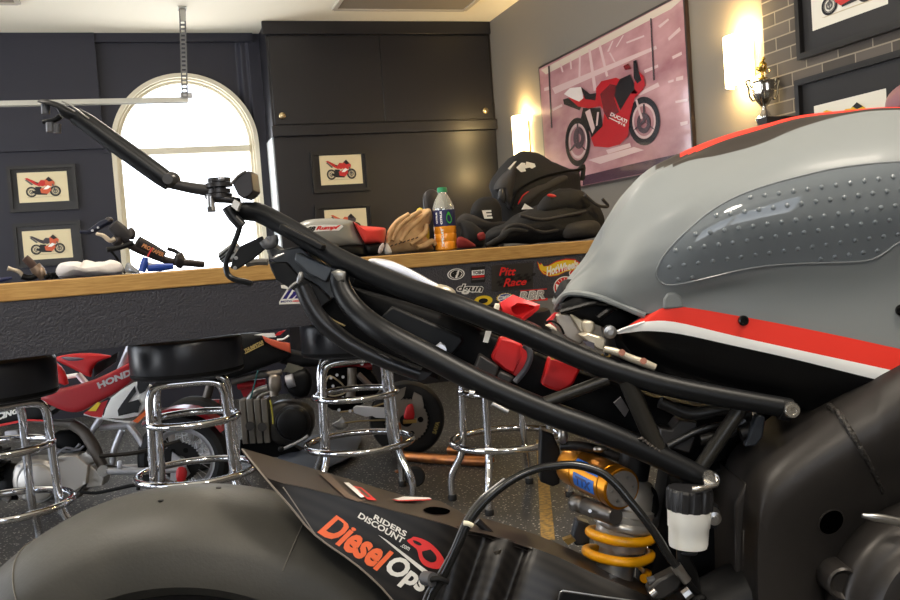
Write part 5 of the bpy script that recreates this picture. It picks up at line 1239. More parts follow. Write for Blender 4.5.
b.build('weld_bead', mat('weld metal', S(110, 104, 98), .4, .6), sf)
# cross plates between the two rails
for px, py, w_ in ((300, 237, .05), (470, 312, .05), (640, 382, .06)):
    p = B(px, py, .08); q = mir(p); c_ = (p+q)/2; t_ = (B(px+20, py+10, .08)-p).normalized()
    MB().box(c_, (w_, (p-q).length-.01, .006), (t_, FH, t_.cross(FH))).build('cross_plate', blackm, bike, bevel=.001)
MB().lathe([(.004, -.01), (.0085, -.009), (.0085, .003), (.007, .006), (.004, .006), (.0035, .005), (0, .005)], B(791, 410, .112), -FH, 20).build('frame_bolt', mat('bright steel', S(200, 196, 188), .22, .9), bike)
MB().lathe([(.004, -.01), (.0085, -.009), (.0085, .003), (.007, .006), (.004, .006), (.0035, .003), (0, .003)], B(711, 480, .112), -FH+Z*.3, 20).build('frame_bolt', steel, bike)
MB().cyl(B(780, 408, .104), B(790, 410, .104), .0118, seg=18).build('rail_end', blackm, bike)
# lit top edge of the far rail, painted as a silver strip
b = MB(); b.pillow([*BL([(368, 260), (378, 258.5), (392, 261), (412, 270), (432, 281), (447, 289), (456, 296), (446, 297), (424, 287), (396, 274), (376, 265)], -.06)], -FH*.006, FH*.02, n=2, pw=3); b.build('far_rail_lit_edge', silver, bike)
b = MB(); b.pillow(BL([(432, 288), (440, 284), (452, 288), (456, 294), (448, 297), (436, 293)], -.045), -FH*.008, n=2); b.build('seat_bracket', mat('pale cast bracket', S(190, 180, 160), .35, .5), bike)
b = MB(); b.prism(BL([(448, 291), (490, 309), (498, 317), (452, 301)], -.04), FH*.03); b.build('seat_pan', blackm, bike)
# tail tray and number plate hanger
b = MB(); b.prism(BL([(262, 238), (280, 250), (300, 246), (318, 262), (345, 284), (350, 292), (330, 300), (300, 282), (274, 262), (268, 248)], .02), FH*.04); b.build('tail_tray', mat('worn black plate', S(58, 60, 62), .4, .2), bike, bevel=.002)
b = MB(); b.prism(BL([(296, 252), (334, 268), (326, 283), (308, 274), (294, 260)], .045), FH*.02); b.build('side_plate', mat('grey black plate', S(66, 70, 74), .35, .3), bike, bevel=.002)
b = MB(); b.prism(BL([(268, 262), (286, 262), (297, 274), (318, 286), (332, 300), (316, 312), (296, 292), (276, 280), (271, 270)], .03), FH*.03); b.build('tray_bottom', blackm, bike, bevel=.002)
b = MB(); b.tube(BL([(264, 240), (268, 245), (273, 242), (272, 236)], .055), .006, 10, 3); b.cyl(B(269, 240, .05), B(269, 240, .04), .0045, seg=16); b.build('grommet', mat('dull grey metal', S(96, 96, 98), .45, .4), bike)
b = MB(); b.pillow(BL([(297, 278), (300, 271), (304, 274), (302, 282), (297, 284)], .062), -FH*.004, n=2); b.tube(BL([(268, 250), (272, 258), (279, 256), (284, 254)], .06), .0016, 6, 3); b.tube(BL([(288, 290), (294, 284), (300, 281)], .06), .0016, 6, 2); b.build('wire_clip', mat('worn grey metal', S(150, 150, 150), .35, .7), bike)
b = MB(); b.tube(BL([(302, 286), (309, 302), (320, 319), (335, 333), (352, 345), (372, 355), (395, 365), (420, 374)], .05), [.009, .010, .009, .008], 12, 4); b.build('tray_rail', mat('grey black tube', S(36, 36, 38), .3, .2), bike)
b = MB(); b.pillow(BL([(299, 284), (318, 274), (341, 276), (350, 300), (376, 330), (440, 360), (440, 380), (425, 374), (380, 357), (335, 331), (309, 305)], .0), -FH*.012, FH*.02, n=1, pw=5); b.build('tail_liner', blackd, bike)
b = MB(); b.tube(BL([(303, 292), (318, 306), (330, 318), (345, 326)], .02), .0012, 6, 3); b.build('tray_wire', mat('ochre wire', S(150, 130, 84), .5), bike)
b = MB(); b.pillow(BL([(331, 272), (338, 269), (346, 272), (345, 280), (338, 282)], .06), -FH*.003, n=1); b.build('rail_gusset', mat('pale edge metal', S(150, 148, 142), .3, .6), bike)  # pale metal gusset on the rail edge
b = MB(); b.tube(BL([(240, 226), (237, 236), (232, 248), (227, 259), (226, 268), (229, 276), (237, 280), (246, 282), (252, 284)], .03), [.003, .0032, .0034], 8, 4); b.build('hanger_hook', rail, bike)
b = MB(); b.prism(BL([(240, 246), (262, 236), (266, 248), (252, 260), (236, 270), (230, 268), (233, 258)], .02), FH*.006); b.build('hanger_plate', blackm, bike, bevel=.001)
b = MB()
for q in ((238, 247), (236, 258), (235, 268)): b.lathe([(.0, 0), (.0022, 0), (.0018, .001), (0, .001)], B(*q, .0212), -FH, 14)
b.build('plate_hole', mat('pale hole', S(130, 130, 130), .4), bike)
b = MB(); b.prism(BL([(217, 254), (232, 242), (236, 248), (236, 258), (224, 264), (219, 260)], -.02), FH*.03); b.build('plate_light', mat('pale grey lamp', S(150, 152, 150), .35, .3), bike, bevel=.002)
b = MB()
for i in range(3): b.tube(BL([(219+i*1.2, 257+i*2.6), (232+i*1.0, 246+i*3)], -.019), .0011, 6, 1)
b.build('lamp_rib', blackm, bike)
b = MB(); b.tube(BL([(246, 264), (256, 262), (268, 262)], -.03), .004, 8, 2); b.build('far_stay', greyp, bike)
# --- tail cluster and arm
b = MB(); b.prism(BL([(231, 181), (239, 174), (249, 170.5), (251, 172), (253.5, 191), (250, 195), (244, 199), (238, 195)], .04), FH*.04); b.build('tail_block', mat('black block', S(40, 36, 37), .4), bike, bevel=.0015)
b = MB(); b.tube(BL([(231, 184), (238, 176), (246, 171)], .041), .0014, 6, 2); b.build('block_edge', greyp, bike)
ck_ = B(219, 186, .02)
b = MB()
for h_, r_, t_ in ((180, .0125, .003), (185, .0145, .004), (191, .0125, .003), (196, .0145, .004)): b.cyl(B(219, h_-2, .02), B(219.3, h_+2, .02), r_, seg=24)
b.cyl(B(219, 178, .02), B(219.5, 201, .02), .0075, seg=18); b.build('pivot_stack', mat('dark clamp', S(52, 50, 50), .35, .4), bike)
b = MB(); b.cyl(B(210.5, 196, .03), B(211.5, 212, .03), .0042, seg=14); b.cyl(B(211.3, 207, .03), B(211.6, 212, .03), .0052, seg=6); b.build('clamp_bolt', steel, bike)
b = MB(); b.pillow(BL([(205, 196), (214, 193), (226, 195), (240, 198), (238, 204), (224, 203), (210, 202)], .02), -FH*.012, n=2, pw=3); b.build('clamp_plate', mat('dark clamp', S(52, 50, 50), .35, .4), bike)
b = MB(); b.blob(B(221, 178.5, .03), (.004, .004, .003), seg=10); b.build('top_nut', silver, bike)
b = MB(); b.prism(BL([(231, 206), (234, 199.5), (240, 203), (237, 211)], .045), FH*.01); b.build('silver_plate', mat('pale shim', S(200, 196, 190), .35, .4), bike)
b = MB(); b.tube(BL([(227, 207), (232, 215), (238, 222), (242, 226)], .03), .006, 10, 3); b.build('under_brace', rail, bike)
b = MB(); b.tube(BL([(172, 184, .02), (184, 186.5, .02), (198, 189, .02), (214, 191, .02)]), [.0055, .0058, .0062, .0068], 12, 3); b.build('link_rod', mat('dark link', S(54, 52, 52), .32, .3), bike)
b = MB(); b.tube(BL([(76, 116, .02), (90, 125, .02), (112, 141, .02), (140, 161, .02), (160, 175.5, .02), (170, 182.5, .02)]), [.0095, .0105, .0108, .0108, .0105, .0095], 16, 3); arm = b.build('tail_arm', rail, bike)
b = MB(); b.blob(B(171, 180, .02), (.0105, .0105, .0095), seg=16); b.cyl(B(167.5, 179, .036), B(167.5, 179, .028), .0055, seg=14); b.build('arm_joint', mat('worn joint', S(74, 72, 70), .3, .5), bike)
b = MB(); b.pillow(BL([(38, 101.5), (42, 99.8), (50, 100.2), (60, 103), (72, 109), (84, 116), (88.5, 119.5), (84, 121.5), (74, 121), (64, 118), (60, 111), (50, 104), (42, 103.5)], .02), -FH*.011, n=2, pw=3); b.build('fork_end', rail, bike)
b = MB(); b.tube(BL([(43, 122), (50, 121), (56, 119.5), (61, 116)], .02), [.0024, .0026, .0034], 10, 3); b.build('fork_tine', rail, bike)
b = MB()
b.cyl(B(45.4, 104, .02), B(45.7, 114, .02), .0046, seg=16); b.build('rubber_bush', mat('grey rubber', S(84, 84, 86), .4), bike)
b = MB(); b.cyl(B(50.5, 122.5, .02), B(51, 132, .02), .005, seg=16); b.cyl(B(57, 124, .02), B(57.3, 133, .02), .0042, seg=12); b.build('rubber_bush', mat('grey rubber', S(84, 84, 86), .4), bike)
b = MB(); b.tube(BL([(62, 101.5, .03), (72, 106, .031), (84, 115, .031), (89, 118.5, .03)]), .0009, 6, 3); b.build('arm_edge', mat('pale edge metal', S(150, 148, 142), .3, .6), bike)  # thin pale line along the arm's edge
# --- inside the subframe: battery box, red tray, dark undertray
b = MB(); b.pillow(BL([(350, 286), (400, 300), (455, 318), (520, 346), (583, 372), (640, 392), (700, 405), (765, 418), (752, 440), (715, 474), (660, 450), (600, 424), (540, 402), (470, 370), (420, 346), (372, 318), (354, 302)], -.02), -FH*.02, FH*.03, n=1, pw=6); b.build('undertray', blackd, bike)
b = MB(); b.prism(BL([(380, 318), (392, 306), (462, 336), (464, 342), (452, 356), (420, 342)], .012), FH*.02); b.build('battery_strap', mat('soft black panel', S(20, 21, 23), .5, spec=.3), bike, bevel=.003)
for q in ([(500, 337), (513, 340), (521, 343.5), (530, 355), (526, 364), (518, 377), (504, 370), (491, 359)], [(549.5, 356.5), (566, 361.5), (582, 367), (578, 375), (573.5, 384), (566, 389.5), (560, 392), (550, 389), (541.5, 385)]):
    b = MB(); b.prism(BL(q, .02), FH*.02); b.build('red_tray', mat('red tray plastic', S(196, 24, 26), .45), bike, bevel=.003)
b = MB(); b.prism(BL([(520, 343), (530, 355), (518, 377), (512, 374), (521, 356)], .021), -FH*.004); b.build('tray_fold', mat('red tray plastic', S(196, 24, 26), .45), bike, bevel=.001)
b = MB(); b.tube(BL([(524, 345), (529, 350), (530, 358), (525, 370), (515, 382)], .035), .0034, 8, 4); b.build('cable_sleeve', mat('grey braided sleeve', S(70, 70, 76), .6, bump=(300, .8)), bike)
b = MB(); b.prism(BL([(473, 372), (480, 355), (499, 367), (496, 378), (488, 380)], .03), FH*.03); b.build('relay_box', mat('dark brown black box', S(38, 35, 33), .5), bike, bevel=.002)
b = MB(); b.prism(BL([(496, 378), (500, 371), (515, 378), (508, 386)], .03), FH*.02); b.build('relay_box', mat('dark brown black box', S(38, 35, 33), .5), bike, bevel=.002)
b = MB(); b.prism(BL([(483, 342), (486, 331), (491.5, 331.5), (488, 343)], .03), FH*.004); b.build('white_tab', white, bike)
b = MB(); b.cyl(B(441, 350, .06), B(441, 350, .03), .006, seg=14); b.tube(BL([(435, 350), (441, 346.5), (443, 344)], .055), .004, 8, 1); b.build('silver_bolt', silver, bike)
for p_, q_, k_ in ((B(469, 393, .1), B(474, 394, .1), .004), (B(492, 404, .1), B(508, 412, .1), .003)): MB().cyl(p_, q_, k_, seg=12).build('small_bolt', steel, bike)
b = MB(); b.prism(BL([(395, 368), (420, 371), (432, 373), (424, 380), (410, 381)], .05), FH*.008); b.build('lower_tab', mat('grey black tube', S(36, 36, 38), .3, .2), bike)
b = MB(); b.box(B(553, 357.5, .04), (.005, .004, .004), (RH, FH, Z)); b.build('amber_clip', mat('amber clip', S(206, 160, 70), .4), bike)
# red funnel above the rail
funm = mat('red funnel plastic', S(232, 52, 54), .4)
fu_o = BL([(500, 303), (513, 294.5), (524, 299), (540, 304.5), (539, 309), (531, 316), (522, 322), (512, 316), (503, 312)], -.015)
fu_i = BL([(511, 307), (517, 303), (526, 303.5), (535, 306), (534, 308.5), (528, 313.5), (522, 318.5), (515, 314), (512, 311)], -.012)
fu_b = BL([(508, 309), (513, 307), (519, 308), (525, 310), (524, 311), (521, 314), (518, 316), (513, 314), (510, 312)], -.05)
fu_t = BL([(494, 305), (499, 303), (506, 303), (510, 306), (509, 309), (506, 312), (502, 312), (498, 311), (495, 309)], -.05)
b = MB(); b.grid([fu_b, fu_i, fu_o, fu_t], 0, True); b.poly(fu_b); b.poly(fu_t); b.build('air_duct', funm, bike, ang=30)
b = MB(); b.prism(BL([(493, 312), (496, 304), (500, 304.5), (498.5, 313)], -.005), FH*.02); b.build('white_clip', mat('cream clip', S(220, 212, 190), .5), bike, bevel=.001)
b = MB(); b.tube(BL([(510, 318), (524, 322), (540, 330)], -.02), .004, 8, 2); b.build('duct_stay', mat('brown red stay', S(90, 50, 50), .5), bike)
# cast bracket and lever beside the tank
cst = mat('pale cast bracket', S(190, 180, 160), .35, .5)
b = MB(); b.prism(BL([(555.5, 316), (558, 313.6), (570, 314), (576, 320), (581, 330), (588, 338), (580, 345), (566, 338), (560, 330)], .05), FH*.03); b.build('bracket', mat('cast bracket', S(168, 158, 146), .32, .65), bike, bevel=.002)
b = MB(); b.prism(BL([(570, 314), (574, 315.5), (583, 321), (595, 322), (592, 333), (586, 336), (580, 332)], .058), FH*.02); b.build('bracket_arm', cst, bike, bevel=.002)
b = MB(); b.prism(BL([(583, 320), (594, 321), (596, 326), (593, 334), (586, 335), (582, 328)], .066), FH*.02); b.build('bracket_lug', cst, bike, bevel=.003)
b = MB(); b.prism(BL([(579, 335), (588, 333), (604, 338), (607, 340), (605, 346), (614, 349), (612, 354), (598, 350), (590, 344)], .08), FH*.02); b.build('latch_body', cst, bike, bevel=.002)
b = MB(); b.prism(BL([(583, 341), (590, 341.5), (594.5, 343), (594, 349), (586, 345)], .082), FH*.008); b.build('latch_pocket', mat('dark bracket face', S(80, 76, 84), .4, .4), bike)
b = MB(); b.tube(BL([(604, 349), (616, 352), (630, 358), (644, 363), (655, 367.5)], .1), [.0034, .0042, .0042, .0045, .004], 10, 3); b.build('latch_lever', cst, bike)
b = MB()
for q in ((622, 352.5), (643.5, 361)): b.cyl(B(*q, .107), B(*q, .1), .0035, seg=10)
b.build('lever_pin', mat('copper pin', S(140, 90, 70), .35, .7), bike)
b = MB(); b.tube(BL([(602, 354), (604, 357), (609, 356.5), (611, 353)], .1), .0013, 6, 3); b.build('spring_clip', mat('brass nut', S(170, 140, 80), .35, .8), bike)
b = MB(); b.lathe([(.0, .006), (.003, .006), (.003, .003), (.0068, .002), (.007, -.006), (.004, -.012)], B(610, 332, .09), -FH, 20); b.build('pivot_bolt', steel, bike)
b = MB(); b.tube(BL([(545, 323), (552, 321), (560, 326), (564, 334)], .06), .0013, 6, 3); b.build('thin_cable', blackd, bike)
b = MB(); b.prism(BL([(547, 321), (555, 313), (558, 313), (551, 322), (557, 328), (552, 329)], .04), FH*.01); b.build('red_edge', redp, bike); 
b = MB(); b.pillow(BL([(545, 325), (550, 323.5), (556, 328), (557, 331), (550, 329)], .05), -FH*.004, n=1); b.build('white_connector', mat('cream clip', S(220, 212, 190), .5), bike)
# dark looms and blocks near the frame
for q, k in (([(660, 402), (690, 414), (720, 410), (750, 414)], .007), ([(700, 440), (730, 432), (745, 420)], .006), ([(668, 446), (700, 430), (730, 424)], .004)):
    MB().tube(BL(q, .06), k, 10, 4).build('wire_loom', mat('loom black', S(34, 33, 32), .35), bike)
b = MB(); b.prism(BL([(680, 420), (698, 422), (696, 436), (690, 454), (662, 446), (660, 428), (672, 430)], .055), FH*.03); b.build('connector_block', mat('dark brown black box', S(38, 35, 33), .5), bike, bevel=.002)
b = MB(); b.prism(BL([(614, 403), (621, 397), (629, 410), (625, 417)], .05), FH*.004); b.build('paper_label', mat('grey paper label', S(104, 100, 100), .5), bike)
b = MB(); b.prism(BL([(752, 428), (757, 415), (766, 416), (763, 437), (756, 446), (745, 447), (748, 440)], .085), FH*.012); b.build('frame_tab', mat('slate bracket', S(56, 60, 66), .35, .4), bike, bevel=.002)
b = MB(); b.cyl(B(740, 434, .07), B(756, 428, .07), .009, seg=16); b.build('hose_end', blackm, bike)
# --- main frame spar
E0 = [(1060, 262, .085), (900, 356, .1), (868, 377, .1), (830, 404, .1), (792, 434, .1), (765, 456, .1), (750, 476, .1), (744, 505, .1), (741, 560, .1), (744, 650, .1)]
E1 = [(1060, 285, .12), (900, 378, .13), (868, 398, .13), (832, 423, .13), (800, 447, .13), (776, 468, .13), (763, 486, .13), (756, 510, .127), (754, 560, .125), (757, 650, .125)]
E2 = [(1060, 330, .135), (900, 430, .148), (872, 446, .148), (844, 463, .147), (816, 481, .145), (792, 500, .143), (776, 516, .14), (768, 535, .137), (765, 575, .134), (768, 655, .134)]
E3 = [(1060, 420, .112), (905, 500, .112), (885, 512, .112), (868, 525, .112), (855, 540, .112), (845, 555, .112), (838, 570, .112), (832, 585, .112), (828, 610, .112), (828, 665, .112)]
E4 = [(1060, 500, .06), (915, 560, .06), (900, 570, .06), (890, 580, .06), (880, 590, .06), (870, 600, .06), (865, 610, .06), (860, 620, .06), (858, 640, .06), (858, 670, .06)]
rows = [smooth_path(BL(e), 4) for e in (E0, E1, E2, E3, E4)]
rr = list(map(list, zip(*[smooth_path([rows[k][i] for k in range(5)], 3) for i in range(len(rows[0]))])))
inner = [p+FH*.08 for p in rr[0]]; innerb = [p+FH*.03 for p in rr[-1]]
b = MB(); b.grid([inner]+rr+[innerb]); spar = b.build('frame_spar', satin, bike, ang=60)
b = MB(); b.grid([[mir(p) for p in r_] for r_ in [inner]+rr+[innerb]]); b.build('frame_spar', satin, bike, ang=60)
def spt(px, py):                              # point of the spar seen there
    best = None; r_ = ray(px, py).normalized()
    for i in range(len(rr)-1):
        for j in range(len(rr[0])-1):
            q = (rr[i][j], rr[i][j+1], rr[i+1][j+1], rr[i+1][j])
            for t in ((q[0], q[1], q[2]), (q[0], q[2], q[3])):
                h = geometry.intersect_ray_tri(*t, r_, C0, True)
                if h is not None and (best is None or (h-C0).length < (best-C0).length): best = h
    return best or B(px, py, .14)
pts = smooth_path([(829, 406, 0), (838, 413, 0), (846, 425, 0), (856, 441, 0), (868, 462, 0), (878, 482, 0), (883, 493, 0)], 6)
b = MB(); b.tube([spt(q.x, q.y) for q in pts], [.0038, .0036, .0032, .002], 8, 1); b.build('weld_seam', mat('rough black weld', S(44, 41, 38), .45, .3, bump=(220, 1.0, .004)), spar)
p = spt(831, 522); n_ = (spt(838, 522)-spt(824, 522)).cross(spt(831, 515)-spt(831, 529)).normalized(); n_ = -n_ if n_.dot(FH) > 0 else n_
b = MB(); b.lathe([(.0135, -.012), (.0135, .001), (.0150, .0006), (.0158, -.003)], p, n_, 32); b.build('hole_rim', satin, spar)
b = MB(); b.lathe([(0, -.0002), (.0134, .0008)], p, n_, 32); b.build('hole_shade', void, spar)  # black disc painted as the dark of a hole that is not cut
# dark web between frame and swingarm, engine behind
b = MB(); b.pillow(BL([(664, 470), (700, 470), (745, 452), (752, 480), (748, 560), (755, 680), (640, 680), (640, 560), (655, 520)], .0), -FH*.02, FH*.05, n=1, pw=5); b.build('crankcase_rear', blackd, bike)
b = MB(); b.pillow(BL([(760, 460), (860, 430), (1050, 400), (1060, 700), (760, 700)], -.01), -FH*.06, FH*.08, n=1, pw=6); b.build('engine_block', blackd, bike)
b = MB(); b.prism(BL([(735, 505), (747, 482), (748, 600), (737, 640)], .1), FH*.1); b.build('frame_side_wall', satin, bike, bevel=.003)
b = MB(); b.tube(BL([(744, 530), (744, 566)], .104), .0012, 6, 1); b.build('frame_seam', greyp, bike)
ec = B(936, 606, .13)
b = MB(); b.lathe([(0, .045), (.07, .045), (.078, .043), (.084, .034), (.09, .03), (.1, .026), (.106, .016), (.108, -.03)], ec, -FH, 64); b.build('clutch_cover', mat('engine cover alloy', S(48, 45, 43), .38, .4, bump=(240, .06)), bike)
b = MB(); q = B(838, 579, .135); b.lathe([(.0, .012), (.010, .012), (.0145, .016), (.0165, .014), (.0175, -.03)], q, -FH, 28); b.build('cover_boss', mat('engine cover alloy', S(48, 45, 43), .38, .4, bump=(240, .06)), bike)
b = MB(); b.tube(BL([(862, 515.5), (872, 517), (886, 519), (905, 523), (940, 530)], .185), [.002, .0042, .0045, .0045], 12, 3); b.build('metal_pipe', steel, bike)
# --- swingarm, hugger and chain-side panel
T_ = [(241.5, 448, .0), (283, 460, -.005), (325, 472, -.01), (368, 485, -.012), (410, 497, -.012), (440, 501, -.012), (468, 516, -.02), (484, 518, -.02), (540, 536, -.02), (600, 562, -.02), (660, 588, -.02)]
N_ = [(242.5, 449.5, .06), (267, 478, .085), (306, 488, .09), (348, 499, .094), (394, 511, .096), (440, 523, .097), (462, 530, .09), (486, 534, .085), (540, 552, .085), (600, 578, .085), (660, 602, .085)]
pan_t = [(242, 449, .062), (267, 478.5, .0875), (306, 488.5, .0925), (348, 499.5, .0965), (394, 511.5, .0985), (440, 523.5, .0995), (462, 531, .094)]
pan_b = [(243, 451, .062), (267, 481, .0865), (290, 506, .096), (315, 535, .103), (359, 567, .107), (393, 601, .109), (424, 650, .112)]
b = MB(); ts, ns = smooth_path(BL(T_), 2), smooth_path(BL(N_), 2); b.grid([ts, ns]); b.grid([[p-Z*.004 for p in ts], [p-Z*.004 for p in ns]])
hug = b.build('hugger_top', mat('brown black hugger face', S(42, 35, 32), .42), bike, flip=False)
b = MB(); ps, pb = smooth_path(BL(pan_t), 3), smooth_path(BL(pan_b), 3)
rws = [[a_+(c_-a_)*t for a_, c_ in zip(ps, pb)] for t in (0, .25, .5, .75, 1)]
b.grid(rws); b.grid([[p+FH*.004 for p in r_] for r_ in rws]); b.grid([rws[-1], [p+FH*.004 for p in rws[-1]]])
pan = b.build('hugger_panel', carbon, bike, flip=False)
b = MB(); b.tube(BL([(242, 449, .0625), (267, 480, .088), (290, 506, .097), (315, 535, .104), (359, 567, .108), (393, 601, .11), (424, 650, .113)]), .0011, 6, 3); b.tube(BL([(283, 487, .0925), (290, 497, .0955), (315, 534, .1035)]), .0006, 6, 2); b.build('panel_edge', mat('worn panel edge', S(120, 112, 104), .35), pan)
def hs(o): # hugger top: bilinear between far edge and fold line by picture column
    def f(x, y):
        import bisect
        def at(L_, x):
            for a_, c_ in zip(L_, L_[1:]):
                if a_[0] <= x <= c_[0]:
                    t = (x-a_[0])/(c_[0]-a_[0]); return [a_[i]+(c_[i]-a_[i])*t for i in range(3)]
            return L_[0] if x < L_[0][0] else L_[-1]
        a_, c_ = at(T_, x), at(N_, x); t = (y-a_[1])/max(1e-3, c_[1]-a_[1])
        p, q = B(*a_), B(*c_)
        return p+(q-p)*t+Z*(.0012+o)-FH*.0006
    return f
def hpoly(b, pts, mi, o=0.0):
    vs, fs = tri(pts); b.add([hs(o)(x, y) for x, y in vs], fs, mi)
b = MB(); q_ = [(v.x, v.y) for v in smooth_loop([(423, 511.5, 0), (430, 508.4, 0), (442, 508.8, 0), (450, 511.5, 0), (447, 515, 0), (432, 514.6, 0)], 3)]; hpoly(b, q_, 0); b.build('slot', void, hug, flip=False)  # flat black shape painted as the dark inside the slot
b = MB(); hpoly(b, [(319, 474.5), (330, 475), (350, 496), (364, 502), (358, 502.5), (346, 498.5)], 0); hpoly(b, [(344, 484), (349, 484), (366, 498), (361, 499)], 1, .0003); hpoly(b, [(352, 487), (362, 489), (377, 502), (368, 501)], 2, .0003); hpoly(b, [(357, 489.5), (361, 490.5), (371, 499), (367, 499)], 0, .0006)
hpoly(b, [(394, 500.5), (404, 497.8), (429, 498.5), (432, 499.8), (400, 501.8)], 1, .0003); hpoly(b, [(392, 501), (400, 501.6), (432, 500.4), (430, 501.4), (398, 503)], 2, .0003)
b.build('top_graphics', [mat('brown panel print', S(92, 74, 62), .5), whitep, redprint], hug, flip=False)
def ppt(x, y, o=.0):                          # point of the carbon side panel seen there
    best = None; r_ = ray(x, y).normalized()
    for i in range(len(rws)-1):
        for j in range(len(rws[0])-1):
            q = (rws[i][j], rws[i][j+1], rws[i+1][j+1], rws[i+1][j])
            for t in ((q[0], q[1], q[2]), (q[0], q[2], q[3])):
                h = geometry.intersect_ray_tri(*t, r_, C0, True)
                if h is not None: best = h
    if best is None: best = B(x, y, .104)
    return best-FH*(.0012+o)
pz = lambda x, y: (310+x/6.314, 505+y/6.314)
LT = lambda o=0: (lambda x, y: ppt(x, y, o))
b = MB()
# orange and white wordmark, each part between its baseline and cap line
ds = text2d('Diesel', .16, .038, 1.0); ds = ([(u_, v_*1.18 if v_ < .74 else .873+(v_-.74)*.488) for u_, v_ in ds[0]], ds[1])
put(b, ds, [pz(150, 50), pz(530, 300), pz(440, 428), pz(45, 172)], LT(), 0)
put(b, text2d('Ops', .16, .038, 1.0), [pz(545, 300), pz(770, 448), pz(695, 590), pz(435, 440)], LT(), 1)
put(b, text2d('RIDERS', 0, .025), [pz(413, 56), pz(615, 167), pz(602, 199), pz(399, 86)], LT(), 1)
put(b, text2d('DISCOUNT', 0, .025), [pz(320, 44), pz(602, 208), pz(582, 242), pz(300, 76)], LT(), 1)
put(b, text2d('.com', .1, .015), [pz(582, 240), pz(634, 268), pz(624, 288), pz(570, 260)], LT(), 1)
def ppoly(pts, mi, o=0.0, sm=0):
    q = [pz(*p) for p in pts]
    if sm: q = [(v.x, v.y) for v in smooth_loop([(x, y, 0) for x, y in q], sm)]
    vs, fs = tri(q); b.add([ppt(x, y, o) for x, y in vs], fs, mi)
ppoly([(430, 185), (480, 215), (745, 415), (722, 432)], 1)
ppoly([(612, 222), (640, 208), (654, 198), (700, 208), (750, 232), (800, 275), (838, 325), (848, 360), (835, 390), (800, 402), (750, 392), (712, 370), (690, 335), (682, 300), (672, 275), (640, 250)], 2, 0, 2)
ppoly([(650, 218), (690, 232), (706, 248), (690, 252), (660, 238)], 3, .0003, 2)
ppoly([(708, 290), (725, 300), (752, 292), (760, 278), (792, 310), (800, 335), (790, 354), (762, 358), (728, 340), (712, 318)], 3, .0003, 2)
b.build('panel_lettering', [mat('orange lettering', S(236, 108, 62), .4), mat('white lettering', S(226, 224, 218), .4), mat('red emblem', S(222, 58, 58), .4), carbon], pan, flip=False)
# ribbed carbon swingarm shield right of the hose
Ccols = [(440, 523, .097, 660, .112), (452, 526, .085, 660, .1), (464, 529, .088, 660, .115), (476, 532, .08, 662, .12), (486, 534, .076, 664, .104), (496, 537, .082, 664, .122), (510, 541, .085, 664, .126), (524, 546, .076, 664, .108), (534, 549, .084, 664, .118), (560, 559, .085, 664, .12), (600, 577, .085, 664, .118), (660, 602, .085, 668, .112)]
R_ = []
for t in [i/10 for i in range(11)]:
    row = []
    for x, y0, o0, y1, o1 in Ccols:
        y = y0+(y1-y0)*t; mid = o0+(o1-o0)*(t**.7); sl = (x-440)*.0; row.append(B(x-(y-y0)*.35*(1 if x < 545 else .25), y, mid))
    R_.append(smooth_path(row, 4))
b = MB(); b.grid(R_); b.grid([[p+FH*.004 for p in r_] for r_ in R_]); b.build('swingarm_shield', carbon, bike, ang=70, flip=False)
b = MB(); b.prism(BL([(558, 599), (563, 590.5), (600, 596), (660, 604), (660, 640), (558, 640)], .122), -FH*.003); b.build('cover_plate', blackm, bike, bevel=.001)
b = MB(); b.tube(BL([(558, 601), (560, 592), (563, 590.5), (600, 596), (650, 603)], .126), .0007, 6, 1); b.build('plate_edge', steel, bike)
b = MB(); b.tube(BL([(477, 521), (484, 528), (492, 536), (496, 548)], .06), .004, 8, 3); b.build('shield_joint', mat('grey black tube', S(36, 36, 38), .3, .2), bike)
b = MB(); b.cyl(B(497, 550, .09), B(498, 553, .09), .005, seg=10); b.build('shield_screw', mat('dark screw', S(90, 84, 76), .35, .7), bike)
for s_ in (.085, -.085):
    b = MB(); b.tube([TC-FH*(s_)*1.0, TC+RH*.2+Z*.03-FH*s_, TC+RH*.42+Z*.1-FH*s_*.9, B(760, 590, s_)], [.03, .035, .04, .04], 12, 3); b.build('swingarm', blackm, bike)
# --- rear shock
sh = thing('shock_absorber', bike.location, None, None); sh.location = (0, 0, 0); sh.parent = bike; ORG[sh.name] = ORG[bike.name]
a_, c_ = B(571, 464, -.045), B(622, 489, .05); ax = (c_-a_).normalized(); rr_ = .0235
L_ = (c_-a_).length
res = MB().lathe([(0, 0), (rr_*.8, 0), (rr_*.97, .003), (rr_, .006), (rr_, L_*.3), (rr_*.97, L_*.305), (rr_*.97, L_*.32), (rr_, L_*.325), (rr_, L_*.84), (rr_*.96, L_*.85), (rr_*.96, L_*.87), (rr_, L_*.88), (rr_, L_-.001), (rr_*.95, L_), (rr_*.86, L_)], a_, ax, 48).build('gold_reservoir', gold, sh)
b = MB(); b.lathe([(rr_*.88, L_-.001), (rr_*.86, L_+.001), (0, L_+.0012)], a_, ax, 40); b.build('reservoir_cap', mat('grey anodised cap', S(158, 152, 146), .35, .6), sh)
b = MB(); uu = (Z-ax*Z.dot(ax)).normalized(); ww = ax.cross(uu)
for i in range(6):
    q = 2*PI*(i+.5)/6; b.lathe([(.0016, 0), (.0014, .001), (0, .0012)], a_+ax*(L_+.0008)+(uu*math.cos(q)+ww*math.sin(q))*rr_*.6, ax, 10)
b.build('cap_pins', steel, sh)
def rsv(t, ang, o=.0004):                     # point on the reservoir: t along, ang from the top towards the viewer
    d_ = uu*math.cos(ang)+(ww if ww.dot(FH) < 0 else -ww)*math.sin(ang); return a_+ax*(L_*t)+d_*(rr_+o)
b = MB()
